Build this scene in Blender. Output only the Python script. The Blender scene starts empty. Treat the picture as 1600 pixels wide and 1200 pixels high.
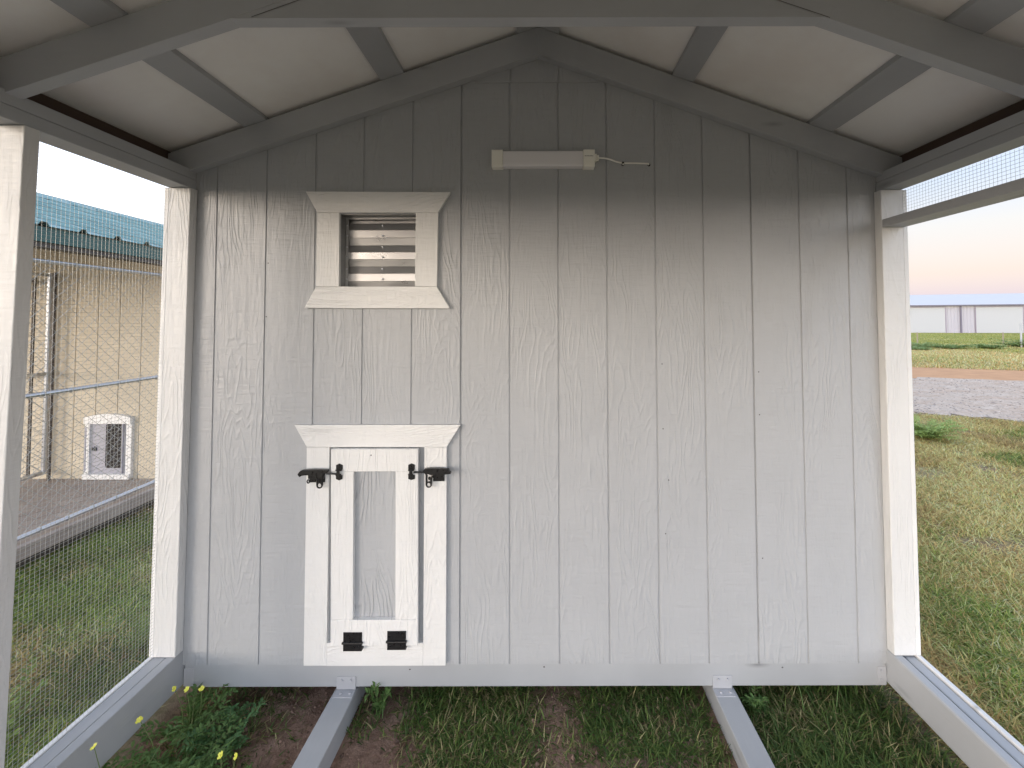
import bpy, bmesh, math, random
import numpy as np
from mathutils import Vector, Matrix
random.seed(7); rng = np.random.default_rng(11)
S = bpy.context.scene
COL = S.collection

# ------------------------------------------------------------------ camera
EYE = 1.6
th, ro = math.radians(1.77), math.radians(0.15)
F = Vector((0, math.cos(th), math.sin(th))); U = Vector((0, -math.sin(th), math.cos(th))); R = Vector((1, 0, 0))
r = R * math.cos(ro) - U * math.sin(ro); u = U * math.cos(ro) + R * math.sin(ro)
cd = bpy.data.cameras.new('camera'); cam = bpy.data.objects.new('camera', cd); COL.objects.link(cam)
cam.matrix_world = Matrix(((r.x, u.x, -F.x, 0), (r.y, u.y, -F.y, 0), (r.z, u.z, -F.z, EYE), (0, 0, 0, 1)))
cd.sensor_width = 36; cd.lens = 36 * 650 / 1600; cd.shift_x = -46 / 1600; cd.shift_y = -120 / 1600
cd.clip_start = 0.02; cd.clip_end = 2000
S.camera = cam

# ------------------------------------------------------------------ light
SUN_EL, SUN_AZ = 6.5, 45.0          # azimuth: degrees to the left of straight-behind the camera
sd = Vector((-math.sin(math.radians(SUN_AZ)) * math.cos(math.radians(SUN_EL)),
             -math.cos(math.radians(SUN_AZ)) * math.cos(math.radians(SUN_EL)), math.sin(math.radians(SUN_EL))))
sl = bpy.data.lights.new('sun', 'SUN'); sl.energy = 1.2; sl.angle = math.radians(20); sl.color = (1.0, 0.89, 0.78)
so = bpy.data.objects.new('sun', sl); COL.objects.link(so)
so.rotation_euler = sd.to_track_quat('Z', 'Y').to_euler()
S.view_settings.view_transform = 'Standard'; S.view_settings.look = 'None'
S.view_settings.exposure = 0.50; S.view_settings.gamma = 1.0

W = bpy.data.worlds.new('World'); S.world = W; W.use_nodes = True
nt = W.node_tree; nt.nodes.clear()
def N(t, ty, **k):
    n = t.nodes.new(ty)
    for a, b in k.items(): setattr(n, a, b)
    return n
def ramp(t, stops, interp='LINEAR'):
    n = N(t, 'ShaderNodeValToRGB'); cr = n.color_ramp; cr.interpolation = interp
    while len(cr.elements) < len(stops): cr.elements.new(0.5)
    for e, (p, c) in zip(cr.elements, stops):
        e.position = p; e.color = (c[0], c[1], c[2], 1) if not isinstance(c, (int, float)) else (c, c, c, 1)
    return n
out = N(nt, 'ShaderNodeOutputWorld'); bg = N(nt, 'ShaderNodeBackground')
sky = N(nt, 'ShaderNodeTexSky', sky_type='NISHITA', sun_disc=False)
sky.sun_elevation = math.radians(SUN_EL); sky.sun_rotation = math.atan2(sd.x, sd.y)
sky.air_density = 1.0; sky.dust_density = 2.0
tc = N(nt, 'ShaderNodeTexCoord'); sep = N(nt, 'ShaderNodeSeparateXYZ'); nt.links.new(tc.outputs['Generated'], sep.inputs[0])
# twilight veil: pink belt low on the far side, pale glow on the sun's side
anti = ramp(nt, [(0.0, (0.43, 0.40, 0.56)), (0.045, (0.50, 0.42, 0.50)), (0.08, (0.56, 0.44, 0.44)), (0.16, (0.55, 0.50, 0.50)), (0.24, (0.46, 0.50, 0.61)), (0.6, (0.65, 0.75, 0.98)), (1.0, (0.8, 0.95, 1.25))])
glow = ramp(nt, [(0.0, (3.5, 3.15, 2.8)), (0.11, (3.5, 3.25, 3.0)), (0.19, (1.7, 1.75, 1.9)), (0.30, (1.2, 1.36, 1.62)), (0.6, (0.95, 1.12, 1.45)), (1.0, (0.8, 0.95, 1.25))])
nt.links.new(sep.outputs['Z'], anti.inputs[0]); nt.links.new(sep.outputs['Z'], glow.inputs[0])
dot = N(nt, 'ShaderNodeVectorMath', operation='DOT_PRODUCT'); nt.links.new(tc.outputs['Generated'], dot.inputs[0]); dot.inputs[1].default_value = sd
mr = N(nt, 'ShaderNodeMapRange', interpolation_type='SMOOTHSTEP'); nt.links.new(dot.outputs['Value'], mr.inputs[0])
mr.inputs[1].default_value = -0.55; mr.inputs[2].default_value = 0.45
mx = N(nt, 'ShaderNodeMix', data_type='RGBA'); nt.links.new(mr.outputs[0], mx.inputs[0]); nt.links.new(anti.outputs[0], mx.inputs[6]); nt.links.new(glow.outputs[0], mx.inputs[7])
cn = N(nt, 'ShaderNodeTexNoise'); cn.inputs['Scale'].default_value = 2.2; cn.inputs['Detail'].default_value = 5
mp = N(nt, 'ShaderNodeMapping'); mp.inputs['Scale'].default_value = (1, 1, 5); nt.links.new(tc.outputs['Generated'], mp.inputs[0]); nt.links.new(mp.outputs[0], cn.inputs[0])
cr = ramp(nt, [(0.48, 0.0), (0.72, 0.3)]); nt.links.new(cn.outputs[0], cr.inputs[0])
mc = N(nt, 'ShaderNodeMix', data_type='RGBA', blend_type='SCREEN'); nt.links.new(cr.outputs[0], mc.inputs[0]); nt.links.new(mx.outputs[2], mc.inputs[6]); mc.inputs[7].default_value = (0.5, 0.45, 0.45, 1)
sc = N(nt, 'ShaderNodeVectorMath', operation='SCALE'); nt.links.new(sky.outputs[0], sc.inputs[0]); sc.inputs['Scale'].default_value = 0.05
ad = N(nt, 'ShaderNodeVectorMath', operation='ADD'); nt.links.new(sc.outputs[0], ad.inputs[0]); nt.links.new(mc.outputs[2], ad.inputs[1])
nt.links.new(ad.outputs[0], bg.inputs[0]); bg.inputs[1].default_value = 1.0
nt.links.new(bg.outputs[0], out.inputs[0])

# ------------------------------------------------------------------ materials
def mat(name, base=(0.5, 0.5, 0.5), rough=0.5, metal=0.0, spec=None):
    m = bpy.data.materials.new(name); m.use_nodes = True
    b = m.node_tree.nodes['Principled BSDF']
    b.inputs['Base Color'].default_value = (*base, 1); b.inputs['Roughness'].default_value = rough; b.inputs['Metallic'].default_value = metal
    if spec is not None: b.inputs['Specular IOR Level'].default_value = spec
    return m, m.node_tree, b
def coords(t, scale, loc=(0, 0, 0)):
    c = N(t, 'ShaderNodeTexCoord'); m = N(t, 'ShaderNodeMapping'); m.inputs['Scale'].default_value = scale; m.inputs['Location'].default_value = loc
    t.links.new(c.outputs['Object'], m.inputs[0]); return m
def noise(t, vec, scale=1.0, detail=3, rough=0.5, dist=0.0):
    n = N(t, 'ShaderNodeTexNoise'); n.inputs['Scale'].default_value = scale; n.inputs['Detail'].default_value = detail
    n.inputs['Roughness'].default_value = rough; n.inputs['Distortion'].default_value = dist; t.links.new(vec.outputs[0], n.inputs[0]); return n
def math_(t, op, a, b=None):
    n = N(t, 'ShaderNodeMath', operation=op)
    for i, v in enumerate((a, b)):
        if v is None: continue
        if isinstance(v, (int, float)): n.inputs[i].default_value = v
        else: t.links.new(v, n.inputs[i])
    return n.outputs[0]
def mixc(t, fac, a, b, mode='MIX'):
    n = N(t, 'ShaderNodeMix', data_type='RGBA', blend_type=mode)
    if isinstance(fac, (int, float)): n.inputs[0].default_value = fac
    else: t.links.new(fac, n.inputs[0])
    for i, v in ((6, a), (7, b)):
        if isinstance(v, tuple): n.inputs[i].default_value = (*v, 1)
        else: t.links.new(v, n.inputs[i])
    return n.outputs[2]
def bump(t, b, h, strength, dist):
    n = N(t, 'ShaderNodeBump'); n.inputs['Strength'].default_value = strength; n.inputs['Distance'].default_value = dist
    t.links.new(h, n.inputs['Height']); t.links.new(n.outputs[0], b.inputs['Normal'])

def grain_paint(name, base, axis='z', cell=0.2032, amount=1.0, fine=1.0, rough=0.45, dirt=0.05, off=0.0715):
    """painted board embossed with cedar grain running along axis"""
    m, t, b = mat(name, base, rough)
    sA, sB, sC, sD = {'z': ((7, 7, 1.25), (60, 60, 7), (9, 9, 70), (1.6, 1.6, 0.8)),
                      'x': ((1.25, 7, 7), (7, 60, 60), (70, 9, 9), (0.8, 1.6, 1.6)),
                      'y': ((6, 0.75, 6), (60, 7, 60), (9, 70, 9), (1.6, 0.8, 1.6))}[axis]
    tcn = N(t, 'ShaderNodeTexCoord'); sp = N(t, 'ShaderNodeSeparateXYZ'); t.links.new(tcn.outputs['Object'], sp.inputs[0])
    # every board gets its own piece of the grain field
    idx = math_(t, 'FLOOR', math_(t, 'DIVIDE', math_(t, 'SUBTRACT', sp.outputs['X'], off), cell))
    shift = math_(t, 'MULTIPLY', idx, 7.31)
    cb = N(t, 'ShaderNodeCombineXYZ'); t.links.new(shift, cb.inputs[1]); t.links.new(math_(t, 'MULTIPLY', idx, 3.17), cb.inputs[2])
    def field(s, offs=True):
        mpn = N(t, 'ShaderNodeVectorMath', operation='MULTIPLY'); t.links.new(tcn.outputs['Object'], mpn.inputs[0]); mpn.inputs[1].default_value = s
        if not offs: return mpn
        a = N(t, 'ShaderNodeVectorMath', operation='ADD'); t.links.new(mpn.outputs[0], a.inputs[0]); t.links.new(cb.outputs[0], a.inputs[1]); return a
    nA = noise(t, field(sA), 1, 3.0, 0.45, 0.25)
    sJ = tuple(q * 5.5 for q in sA); nJ = noise(t, field(sJ), 1, 3, 0.65)
    s = math_(t, 'SINE', math_(t, 'ADD', math_(t, 'MULTIPLY', nA.outputs[0], 135.0), math_(t, 'MULTIPLY', nJ.outputs[0], 4.0)))
    ridge = math_(t, 'POWER', math_(t, 'ADD', math_(t, 'MULTIPLY', s, 0.5), 0.5), 3.2)
    nM = noise(t, field(sD), 2.2, 2)
    mask = ramp(t, [(0.36, 0.05), (0.56, 1.0)]); t.links.new(nM.outputs[0], mask.inputs[0])
    nB = noise(t, field(sB), 1, 3, 0.6); nC = noise(t, field(sC), 1, 2, 0.55)
    h = math_(t, 'MULTIPLY', math_(t, 'MULTIPLY', ridge, mask.outputs[0]), amount)
    h = math_(t, 'ADD', h, math_(t, 'MULTIPLY', nB.outputs[0], 0.85 * fine))
    h = math_(t, 'ADD', h, math_(t, 'MULTIPLY', nC.outputs[0], 0.75 * fine))
    bump(t, b, h, 1.0, 0.0030)
    nd = noise(t, field((1, 1, 1), False), 5, 5, 0.6)
    rr = ramp(t, [(0.3, 1 - dirt), (0.7, 1.0)]); t.links.new(nd.outputs[0], rr.inputs[0])
    t.links.new(mixc(t, 1.0, tuple(base), rr.outputs[0], 'MULTIPLY'), b.inputs['Base Color'])
    rg = ramp(t, [(0.3, rough - 0.08), (0.7, rough + 0.1)]); t.links.new(nB.outputs[0], rg.inputs[0]); t.links.new(rg.outputs[0], b.inputs['Roughness'])
    return m

def lumber_paint(name, base, axis='y', rough=0.42):
    """smooth planed timber under paint: faint fibre, a few knots"""
    m, t, b = mat(name, base, rough)
    s = {'z': (45, 45, 2.5), 'x': (2.5, 45, 45), 'y': (45, 2.5, 45)}[axis]
    n1 = noise(t, coords(t, s), 1, 4, 0.6, 0.3); n2 = noise(t, coords(t, (3, 3, 3)), 1, 4)
    v = N(t, 'ShaderNodeTexVoronoi'); v.inputs['Scale'].default_value = 1; v.inputs['Randomness'].default_value = 1
    sv = {'z': (9, 9, 2.2), 'x': (2.2, 9, 9), 'y': (9, 2.2, 9)}[axis]
    t.links.new(coords(t, sv).outputs[0], v.inputs[0])
    kn = ramp(t, [(0.0, 0.5), (0.07, 0.82), (0.13, 1.0)]); t.links.new(v.outputs['Distance'], kn.inputs[0])
    rr = ramp(t, [(0.3, 0.88), (0.7, 1.0)]); t.links.new(n2.outputs[0], rr.inputs[0])
    c = mixc(t, 1.0, tuple(base), rr.outputs[0], 'MULTIPLY'); c = mixc(t, 0.9, c, kn.outputs[0], 'MULTIPLY')
    t.links.new(c, b.inputs['Base Color'])
    bump(t, b, n1.outputs[0], 0.7, 0.0014)
    return m

GREY = (0.415, 0.43, 0.452); WHITE = (0.74, 0.745, 0.745)
M = {}
M['siding'] = grain_paint('grey_painted_siding', GREY, amount=0.36)
M['trim_v'] = grain_paint('white_trim_vertical', WHITE, 'z', 5.0, 0.35, 0.9)
M['trim_h'] = grain_paint('white_trim_horizontal', WHITE, 'x', 5.0, 0.35, 0.9)
M['lum_y'] = lumber_paint('grey_lumber_lengthwise', GREY, 'y')
M['lum_x'] = lumber_paint('grey_lumber_crosswise', GREY, 'x')
M['lum_z'] = lumber_paint('grey_lumber_upright', GREY, 'z')
M['post'] = lumber_paint('white_post_paint', (0.77, 0.765, 0.755), 'z')
def roof_under():
    m, t, b = mat('white_roof_underside', (0.72, 0.70, 0.68), 0.6)
    n1 = noise(t, coords(t, (1.1, 1.1, 1.1)), 2, 5, 0.6); n2 = noise(t, coords(t, (40, 40, 40)), 1, 4)
    rr = ramp(t, [(0.30, (0.80, 0.775, 0.755)), (0.55, (0.88, 0.88, 0.87))]); t.links.new(n1.outputs[0], rr.inputs[0]); t.links.new(rr.outputs[0], b.inputs['Base Color'])
    bump(t, b, n2.outputs[0], 0.25, 0.002); return m
M['roof_in'] = roof_under()
M['shingle'] = mat('dark_roof_covering', (0.08, 0.085, 0.09), 0.8)[0]
def black_metal():
    m, t, b = mat('black_hardware', (0.012, 0.012, 0.013), 0.28, 0.2)
    n = noise(t, coords(t, (90, 90, 90)), 1, 3); rr = ramp(t, [(0.3, 0.22), (0.7, 0.5)]); t.links.new(n.outputs[0], rr.inputs[0]); t.links.new(rr.outputs[0], b.inputs['Roughness']); return m
M['black'] = black_metal()
def metal(name, c, r0, r1, sc=(30, 30, 30), bs=0.1):
    m, t, b = mat(name, c, r0, 1.0)
    n = noise(t, coords(t, sc), 1, 4); rr = ramp(t, [(0.3, r0), (0.7, r1)]); t.links.new(n.outputs[0], rr.inputs[0]); t.links.new(rr.outputs[0], b.inputs['Roughness'])
    bump(t, b, n.outputs[0], bs, 0.002); return m
M['alu'] = metal('mill_aluminium', (0.45, 0.445, 0.45), 0.26, 0.4, (7, 30, 16), 0.4)
M['galv'] = metal('galvanised_steel', (0.62, 0.64, 0.68), 0.25, 0.45, (60, 60, 60))
M['wire'] = mat('galvanised_wire', (0.42, 0.43, 0.42), 0.5, 0.4)[0]
M['plastic'] = mat('warm_white_plastic', (0.88, 0.87, 0.80), 0.35)[0]
def frosted():
    m, t, b = mat('frosted_diffuser', (0.78, 0.77, 0.80), 0.3)
    w = N(t, 'ShaderNodeTexWave', wave_type='BANDS', bands_direction='Z'); w.inputs['Scale'].default_value = 60; t.links.new(coords(t, (1, 1, 1)).outputs[0], w.inputs[0])
    bump(t, b, w.outputs[0], 0.3, 0.001); return m
M['diffuser'] = frosted()
M['cable'] = mat('white_cable', (0.85, 0.84, 0.80), 0.45)[0]
M['ink'] = mat('grey_print', (0.12, 0.11, 0.10), 0.6)[0]
M['nail'] = mat('dull_nail', (0.10, 0.095, 0.09), 0.6, 0.5)[0]

# ------------------------------------------------------------------ mesh helpers
class MB:
    def __init__(s): s.v = []; s.f = []
    def add(s, vs, fs):
        k = len(s.v); s.v += [tuple(map(float, q)) for q in vs]; s.f += [tuple(i + k for i in q) for q in fs]; return s
    def box(s, x0, x1, y0, y1, z0, z1):
        return s.add([(x0, y0, z0), (x1, y0, z0), (x1, y1, z0), (x0, y1, z0), (x0, y0, z1), (x1, y0, z1), (x1, y1, z1), (x0, y1, z1)],
                     [(0, 3, 2, 1), (4, 5, 6, 7), (0, 1, 5, 4), (1, 2, 6, 5), (2, 3, 7, 6), (3, 0, 4, 7)])
    def prism(s, poly, d0, d1, plane='xz'):
        """extrude a polygon; plane xz -> along y, xy -> along z, yz -> along x"""
        mk = {'xz': lambda a, b, d: (a, d, b), 'xy': lambda a, b, d: (a, b, d), 'yz': lambda a, b, d: (d, a, b)}[plane]
        n = len(poly); vs = [mk(a, b, d0) for a, b in poly] + [mk(a, b, d1) for a, b in poly]
        return s.add(vs, [tuple(range(n)), tuple(range(2 * n - 1, n - 1, -1))] + [(i, i + n, (i + 1) % n + n, (i + 1) % n) for i in range(n)])
    def tube(s, pts, rad, n=8, cap=True):
        pts = [Vector(p) for p in pts]; rings = []
        rad = rad if isinstance(rad, (list, tuple)) else [rad] * len(pts)
        up = None
        for i, p in enumerate(pts):
            d = (pts[min(i + 1, len(pts) - 1)] - pts[max(i - 1, 0)]).normalized()
            if up is None: up = Vector((0, 0, 1)) if abs(d.z) < 0.9 else Vector((1, 0, 0))
            a = d.cross(up).normalized(); b = a.cross(d).normalized(); up = b
            rings.append([p + (a * math.cos(2 * math.pi * k / n) + b * math.sin(2 * math.pi * k / n)) * rad[i] for k in range(n)])
        vs = [q for rg in rings for q in rg]
        fs = [(i * n + k, i * n + (k + 1) % n, (i + 1) * n + (k + 1) % n, (i + 1) * n + k) for i in range(len(pts) - 1) for k in range(n)]
        if cap: fs += [tuple(range(n - 1, -1, -1)), tuple((len(pts) - 1) * n + k for k in range(n))]
        return s.add(vs, fs)
    def build(s, name, m, parent=None, bev=0.0, smooth=False, root=None, label=None):
        me = bpy.data.meshes.new(name); me.from_pydata(s.v, [], s.f)
        if not isinstance(m, (list, tuple)): m = [m]
        for q in m: me.materials.append(q)
        bm = bmesh.new(); bm.from_mesh(me); bmesh.ops.recalc_face_normals(bm, faces=bm.faces); bm.to_mesh(me); bm.free()
        if smooth:
            me.polygons.foreach_set('use_smooth', [True] * len(me.polygons))
            try: me.set_sharp_from_angle(angle=math.radians(35))
            except Exception: pass
        o = bpy.data.objects.new(name, me); COL.objects.link(o)
        if parent is not None:
            o.parent = parent
            if parent.get('_root'): o.matrix_parent_inverse = Matrix.Translation(-Vector(parent.location))
        if bev:
            b = o.modifiers.new('bevel', 'BEVEL'); b.width = bev; b.segments = 2; b.limit_method = 'ANGLE'; b.angle_limit = math.radians(40)
        if label: o['label'] = label
        return o
def tag(o, label=None, cat=None, group=None, kind=None):
    for k, v in (('label', label), ('category', cat), ('group', group), ('kind', kind)):
        if v: o[k] = v
    return o
def thing(name, loc, label, cat, group=None):
    o = bpy.data.objects.new(name, None); COL.objects.link(o); o.location = loc; o.empty_display_size = 0.2; o['_root'] = 1
    return tag(o, label, cat, group)

# ================================================================== THE COOP (run side)
coop = thing('chicken_coop', (0, 1.74, 0.0), 'grey painted chicken coop with open wire run, seen from inside facing its grooved end wall', 'chicken coop')
WY = 1.74                                    # face of the siding
YF, YB = -0.75, 3.05                         # front and back end of the building
AX = -0.0105
def top_l(x): return 2.8257 - (0.3464 * (AX - x) if x < AX else 0.3695 * (x - AX))
def bot_l(x): return 2.7094 - (0.3368 * (AX - x) if x < AX else 0.3600 * (x - AX))

# ---- grooved siding of the end wall
G = [-1.366, -1.157, -0.951, -0.7475, -0.542, -0.3365, -0.133, 0.071, 0.275, 0.479, 0.680, 0.8825, 1.085, 1.288]
HX0, HX1, HZ0, HZ1 = -0.845, -0.521, 1.737, 2.048       # vent opening
def siding(name, x0, x1, zlo, zhi, y, grooves, m, parent, hole=True, dx=0.0):
    prof = [(x0, y)]
    for g in grooves:
        g += dx; j = abs(g - dx + 0.3365) < 1e-3 or abs(g - dx - 0.8825) < 1e-3
        w, d = (0.0042, 0.0062) if j else (0.0036, 0.0040)
        if x0 + .02 < g < x1 - .02: prof += [(g - w, y), (g - w * 0.6, y + d), (g + w * 0.6, y + d), (g + w, y)]
    prof.append((x1, y))
    if hole: prof += [(HX0, y), (HX1, y)]
    if x0 < AX < x1: prof.append((AX, y))
    prof.sort(key=lambda q: q[0])
    mb = MB()
    for (a, ya), (b, yb) in zip(prof, prof[1:]):
        if b - a < 1e-6: continue
        mid = (a + b) / 2
        iv = [(zlo, HZ0), (HZ1, zhi)] if hole and HX0 < mid < HX1 else [(zlo, zhi)]
        for k, (q0, q1) in enumerate(iv):
            t0, t1 = (min(q1, roofz(a)), min(q1, roofz(b))) if q1 == zhi else (q1, q1)
            if max(t0, t1) <= q0: continue
            mb.add([(a, ya, q0), (b, yb, q0), (b, yb, max(t1, q0)), (a, ya, max(t0, q0))], [(0, 1, 2, 3)])
    o = mb.build(name, m, parent)
    bm = bmesh.new(); bm.from_mesh(o.data); bmesh.ops.remove_doubles(bm, verts=bm.verts, dist=1e-5)
    bmesh.ops.recalc_face_normals(bm, faces=bm.faces)
    if sum(f.normal.y for f in bm.faces) > 0: bmesh.ops.reverse_faces(bm, faces=bm.faces)
    bm.to_mesh(o.data); bm.free()
    s = o.modifiers.new('thickness', 'SOLIDIFY'); s.thickness = 0.010; s.offset = -1
    return o
def roofz(x): return bot_l(x) + 0.03
wall = siding('siding_wall', -1.545, 1.495, 0.198, 2.611, WY, G, M['siding'], coop)
siding('gable_siding', -0.62, 0.60, 2.615, 2.80, WY - 0.003, G, M['siding'], coop, hole=False, dx=0.0035)
MB().box(-0.45, 0.46, WY - 0.0045, WY - 0.0005, 2.609, 2.6145).build('flashing', M['lum_x'], coop)
for i, (x, z) in enumerate([(0.502, 1.416), (0.904, 1.382), (0.503, 1.148), (0.904, 1.205), (0.524, 0.938), (0.5085, 0.72), (0.9056, 0.62), (-1.147, 1.842), (-1.151, 1.617)]):
    c = [(x + 0.0026 * math.cos(k), z + 0.0026 * math.sin(k)) for k in np.linspace(0, 2 * math.pi, 9)[:-1]]
    MB().prism(c, WY - 0.0006, WY + 0.001).build('nail_head', M['nail'], coop)

# ---- sill under the wall
MB().box(-1.46, 1.403, 1.7435, 1.78, 0.107, 0.1975).build('sill', M['lum_x'], coop, 0.002)
for x, z in ((-0.541, 0.176), (0.007, 0.1845), (0.98, 0.18)):
    c = [(x + 0.0035 * math.cos(k), z + 0.0025 * math.sin(k)) for k in np.linspace(0, 2 * math.pi, 9)[:-1]]
    MB().prism(c, 1.7425, 1.746).build('nail_head', M['nail'], coop)

# ---- rafters on the wall, the middle truss and the front one
def truss(y0, y1, collar=None, name='rafter'):
    xs0, xs1 = -1.545, 1.495
    pl = [(xs0, bot_l(xs0)), (AX, bot_l(AX)), (AX, top_l(AX)), (xs0, top_l(xs0))]
    pr_ = [(AX, bot_l(AX)), (xs1, bot_l(xs1)), (xs1, top_l(xs1)), (AX, top_l(AX))]
    MB().prism(pl, y0, y1).build(name, M['lum_x'], coop, 0.0015); MB().prism(pr_, y0, y1).build(name, M['lum_x'], coop, 0.0015)
    if collar:
        z0, z1 = collar
        def xl(z): return AX - (2.7094 - z) / 0.3368
        def xr(z): return AX + (2.7094 - z) / 0.3600
        z1 = min(z1, 2.70)
        poly = [(xl(z0), z0), (xr(z0), z0), (xr(z1), z1), (xl(z1), z1)]
        MB().prism(poly, y0 + 0.0006, y1 - 0.0006).build('collar_tie', M['lum_x'], coop, 0.001)
truss(1.702, 1.7395)
truss(1.112, 1.150, (2.427, 2.52))
truss(YF, YF + 0.038, (2.427, 2.52))
truss(YB - 0.04, YB - 0.002)
MB().prism([(-1.54, 2.10), (1.49, 2.10), (1.49, top_l(1.49)), (AX, top_l(AX)), (-1.54, top_l(-1.54))], YF - 0.012, YF - 0.001).build('unseen_front_gable', M['siding'], coop)  # unseen panel behind the camera, added to shade the top of the end wall
def gusset():
    # rough scarf cut where the tie meets the rafter, chipped edge
    for x0, z0, x1, z1 in ((-0.79, 2.43, -0.62, 2.492), (0.79, 2.424, 0.63, 2.48)):
        a = Vector((x0, 1.1112, z0)); b = Vector((x1, 1.1112, z1))
        MB().tube([a, a.lerp(b, .5), b], 0.0009, 4).build('joint_gap', M['nail'], coop)
gusset()

# ---- purlins on the rafters, roof sheets on the purlins
for a, b in ((-1.2302, -1.1431), (-0.6664, -0.5733), (-0.0986, AX - 0.0008), (AX + 0.0008, 0.0752), (0.5505, 0.6338), (1.1147, 1.2068)):
    MB().prism([(a, top_l(a) + .0005), (b, top_l(b) + .0005), (b, top_l(b) + 0.019), (a, top_l(a) + 0.019)], YF - 0.02, YB).build('purlin', M['lum_y'], coop, 0.0015)
for s, xe in ((-1, -1.70), (1, 1.66)):
    p = [(AX, top_l(AX) + 0.020), (xe, top_l(xe) + 0.020), (xe, top_l(xe) + 0.033), (AX, top_l(AX) + 0.033)]
    MB().prism(p, YF - 0.06, YB + 0.08).build('roof_sheet', M['roof_in'], coop)
    q = [(AX, top_l(AX) + 0.0335), (xe, top_l(xe) + 0.0335), (xe, top_l(xe) + 0.041), (AX, top_l(AX) + 0.041)]
    MB().prism(q, YF - 0.07, YB + 0.09).build('roof_covering', M['shingle'], coop)
for x0, x1, zb in ((-1.635, -1.616, 2.205), (1.566, 1.585, 2.19)):
    xo = x0 if x0 < 0 else x1
    MB().box(x0, x1, YF, YB, zb, min(top_l(x0), top_l(x1)) + 0.018).build('fascia', mat('eave_shade_brown', (0.07, 0.045, 0.035), 0.8)[0], coop)  # dark colour stands in for the shade under the eaves

for x0, x1, zb in ((-1.566, -1.5465, 2.2345), (1.4965, 1.516, 2.2135)):
    MB().box(x0, x1, YF + 0.04, YB - 0.04, zb - 0.06, min(top_l(x0), top_l(x1)) + 0.0185).build('eave_light_stop', bpy.data.materials['eave_shade_brown'], coop)  # added to stop light leaking in above the plates, in the same shade colour
# ---- top plates (two laid flat, one on the other)
for x0, x1, zs in ((-1.544, -1.4555, (2.152, 2.1925, 2.233)), (1.411, 1.494, (2.135, 2.1735, 2.212))):
    for k in range(2):
        e = 0.001 * k * (1 if x0 < 0 else -1)
        MB().box(x0 - (e if x0 > 0 else 0), x1 - (e if x0 < 0 else 0), YF, WY - 0.001, zs[k] + 0.0006, zs[k + 1] - 0.0006).build('top_plate', M['lum_y'], coop, 0.0022)

# ---- bottom rails
def rail(inner, s, zt=0.2565, zb=0.118):
    x = inner
    def bx(a, b, z0, z1, n, m=M['lum_y'], bev=0.003):
        x0, x1 = sorted((x + s * a, x + s * b)); MB().box(x0, x1, YF, WY + 0.03, z0, z1).build(n, m, coop, bev)
    if s < 0:
        bx(0, 0.037, zb, zt, 'bottom_rail'); bx(0.039, 0.088, zb, zt - 0.001, 'bottom_rail'); bx(0.0895, 0.108, zb, zt + 0.002, 'rail_batten', M['post'])
    else:
        bx(0, 0.038, zb, zt, 'bottom_rail', bev=0.008); bx(0.044, 0.088, zb, zt - 0.006, 'bottom_rail', bev=0.006); bx(0.0895, 0.108, zb, zt + 0.002, 'rail_batten', M['post'])
rail(-1.4655, -1); rail(1.4045, 1)
MB().box(-1.46, 1.403, YF, YF + 0.038, 0.11, 0.2).build('front_rail', M['lum_x'], coop, 0.002)

# ---- posts (slightly out of plumb)
def post(xi_top, xi_bot, s, y0, y1, zt, zb=0.2575, w=0.0885, m=None, batten=True):
    def leg(a, b, n, yy0, yy1, mm):
        vs = []
        for z, xi in ((zb, xi_bot), (zt, xi_top)):
            p0, p1 = sorted((xi + s * a, xi + s * b)); vs += [(p0, yy0, z), (p1, yy0, z), (p1, yy1, z), (p0, yy1, z)]
        MB().add(vs, [(0, 3, 2, 1), (4, 5, 6, 7), (0, 1, 5, 4), (1, 2, 6, 5), (2, 3, 7, 6), (3, 0, 4, 7)]).build(n, mm, coop, 0.0025)
    leg(0, w, 'post', y0, y1, m or M['post_grain'])
    if batten: leg(w + 0.0015, w + 0.0205, 'mesh_batten', y0 + 0.002, y1, M['trim_v'])
M['post_grain'] = grain_paint('white_post_grain', (0.68, 0.685, 0.685), 'z', 5.0, 0.35, 0.7)
post(-1.4485, -1.4645, -1, 1.702, WY - 0.001, 2.1515)
post(1.4022, 1.4050, 1, 1.702, WY - 0.001, 2.1345)
post(-1.449, -1.488, -1, 1.151, 1.188, 2.1515)
post(-1.449, -1.4645, -1, YF, YF + 0.037, 2.1515)
post(1.4022, 1.4050, 1, YF, YF + 0.037, 2.1345)
# corner boards of the closed part, seen past the posts
# ---- door head rail on the right
MB().box(1.4035, 1.492, YF + 0.04, 1.7015, 1.9775, 2.0105).build('head_rail', M['lum_y'], coop, 0.002)
MB().box(1.4035, 1.492, 1.7025, 1.7395, 1.981, 2.007).build('head_rail_end', M['lum_y'], coop, 0.001)

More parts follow.
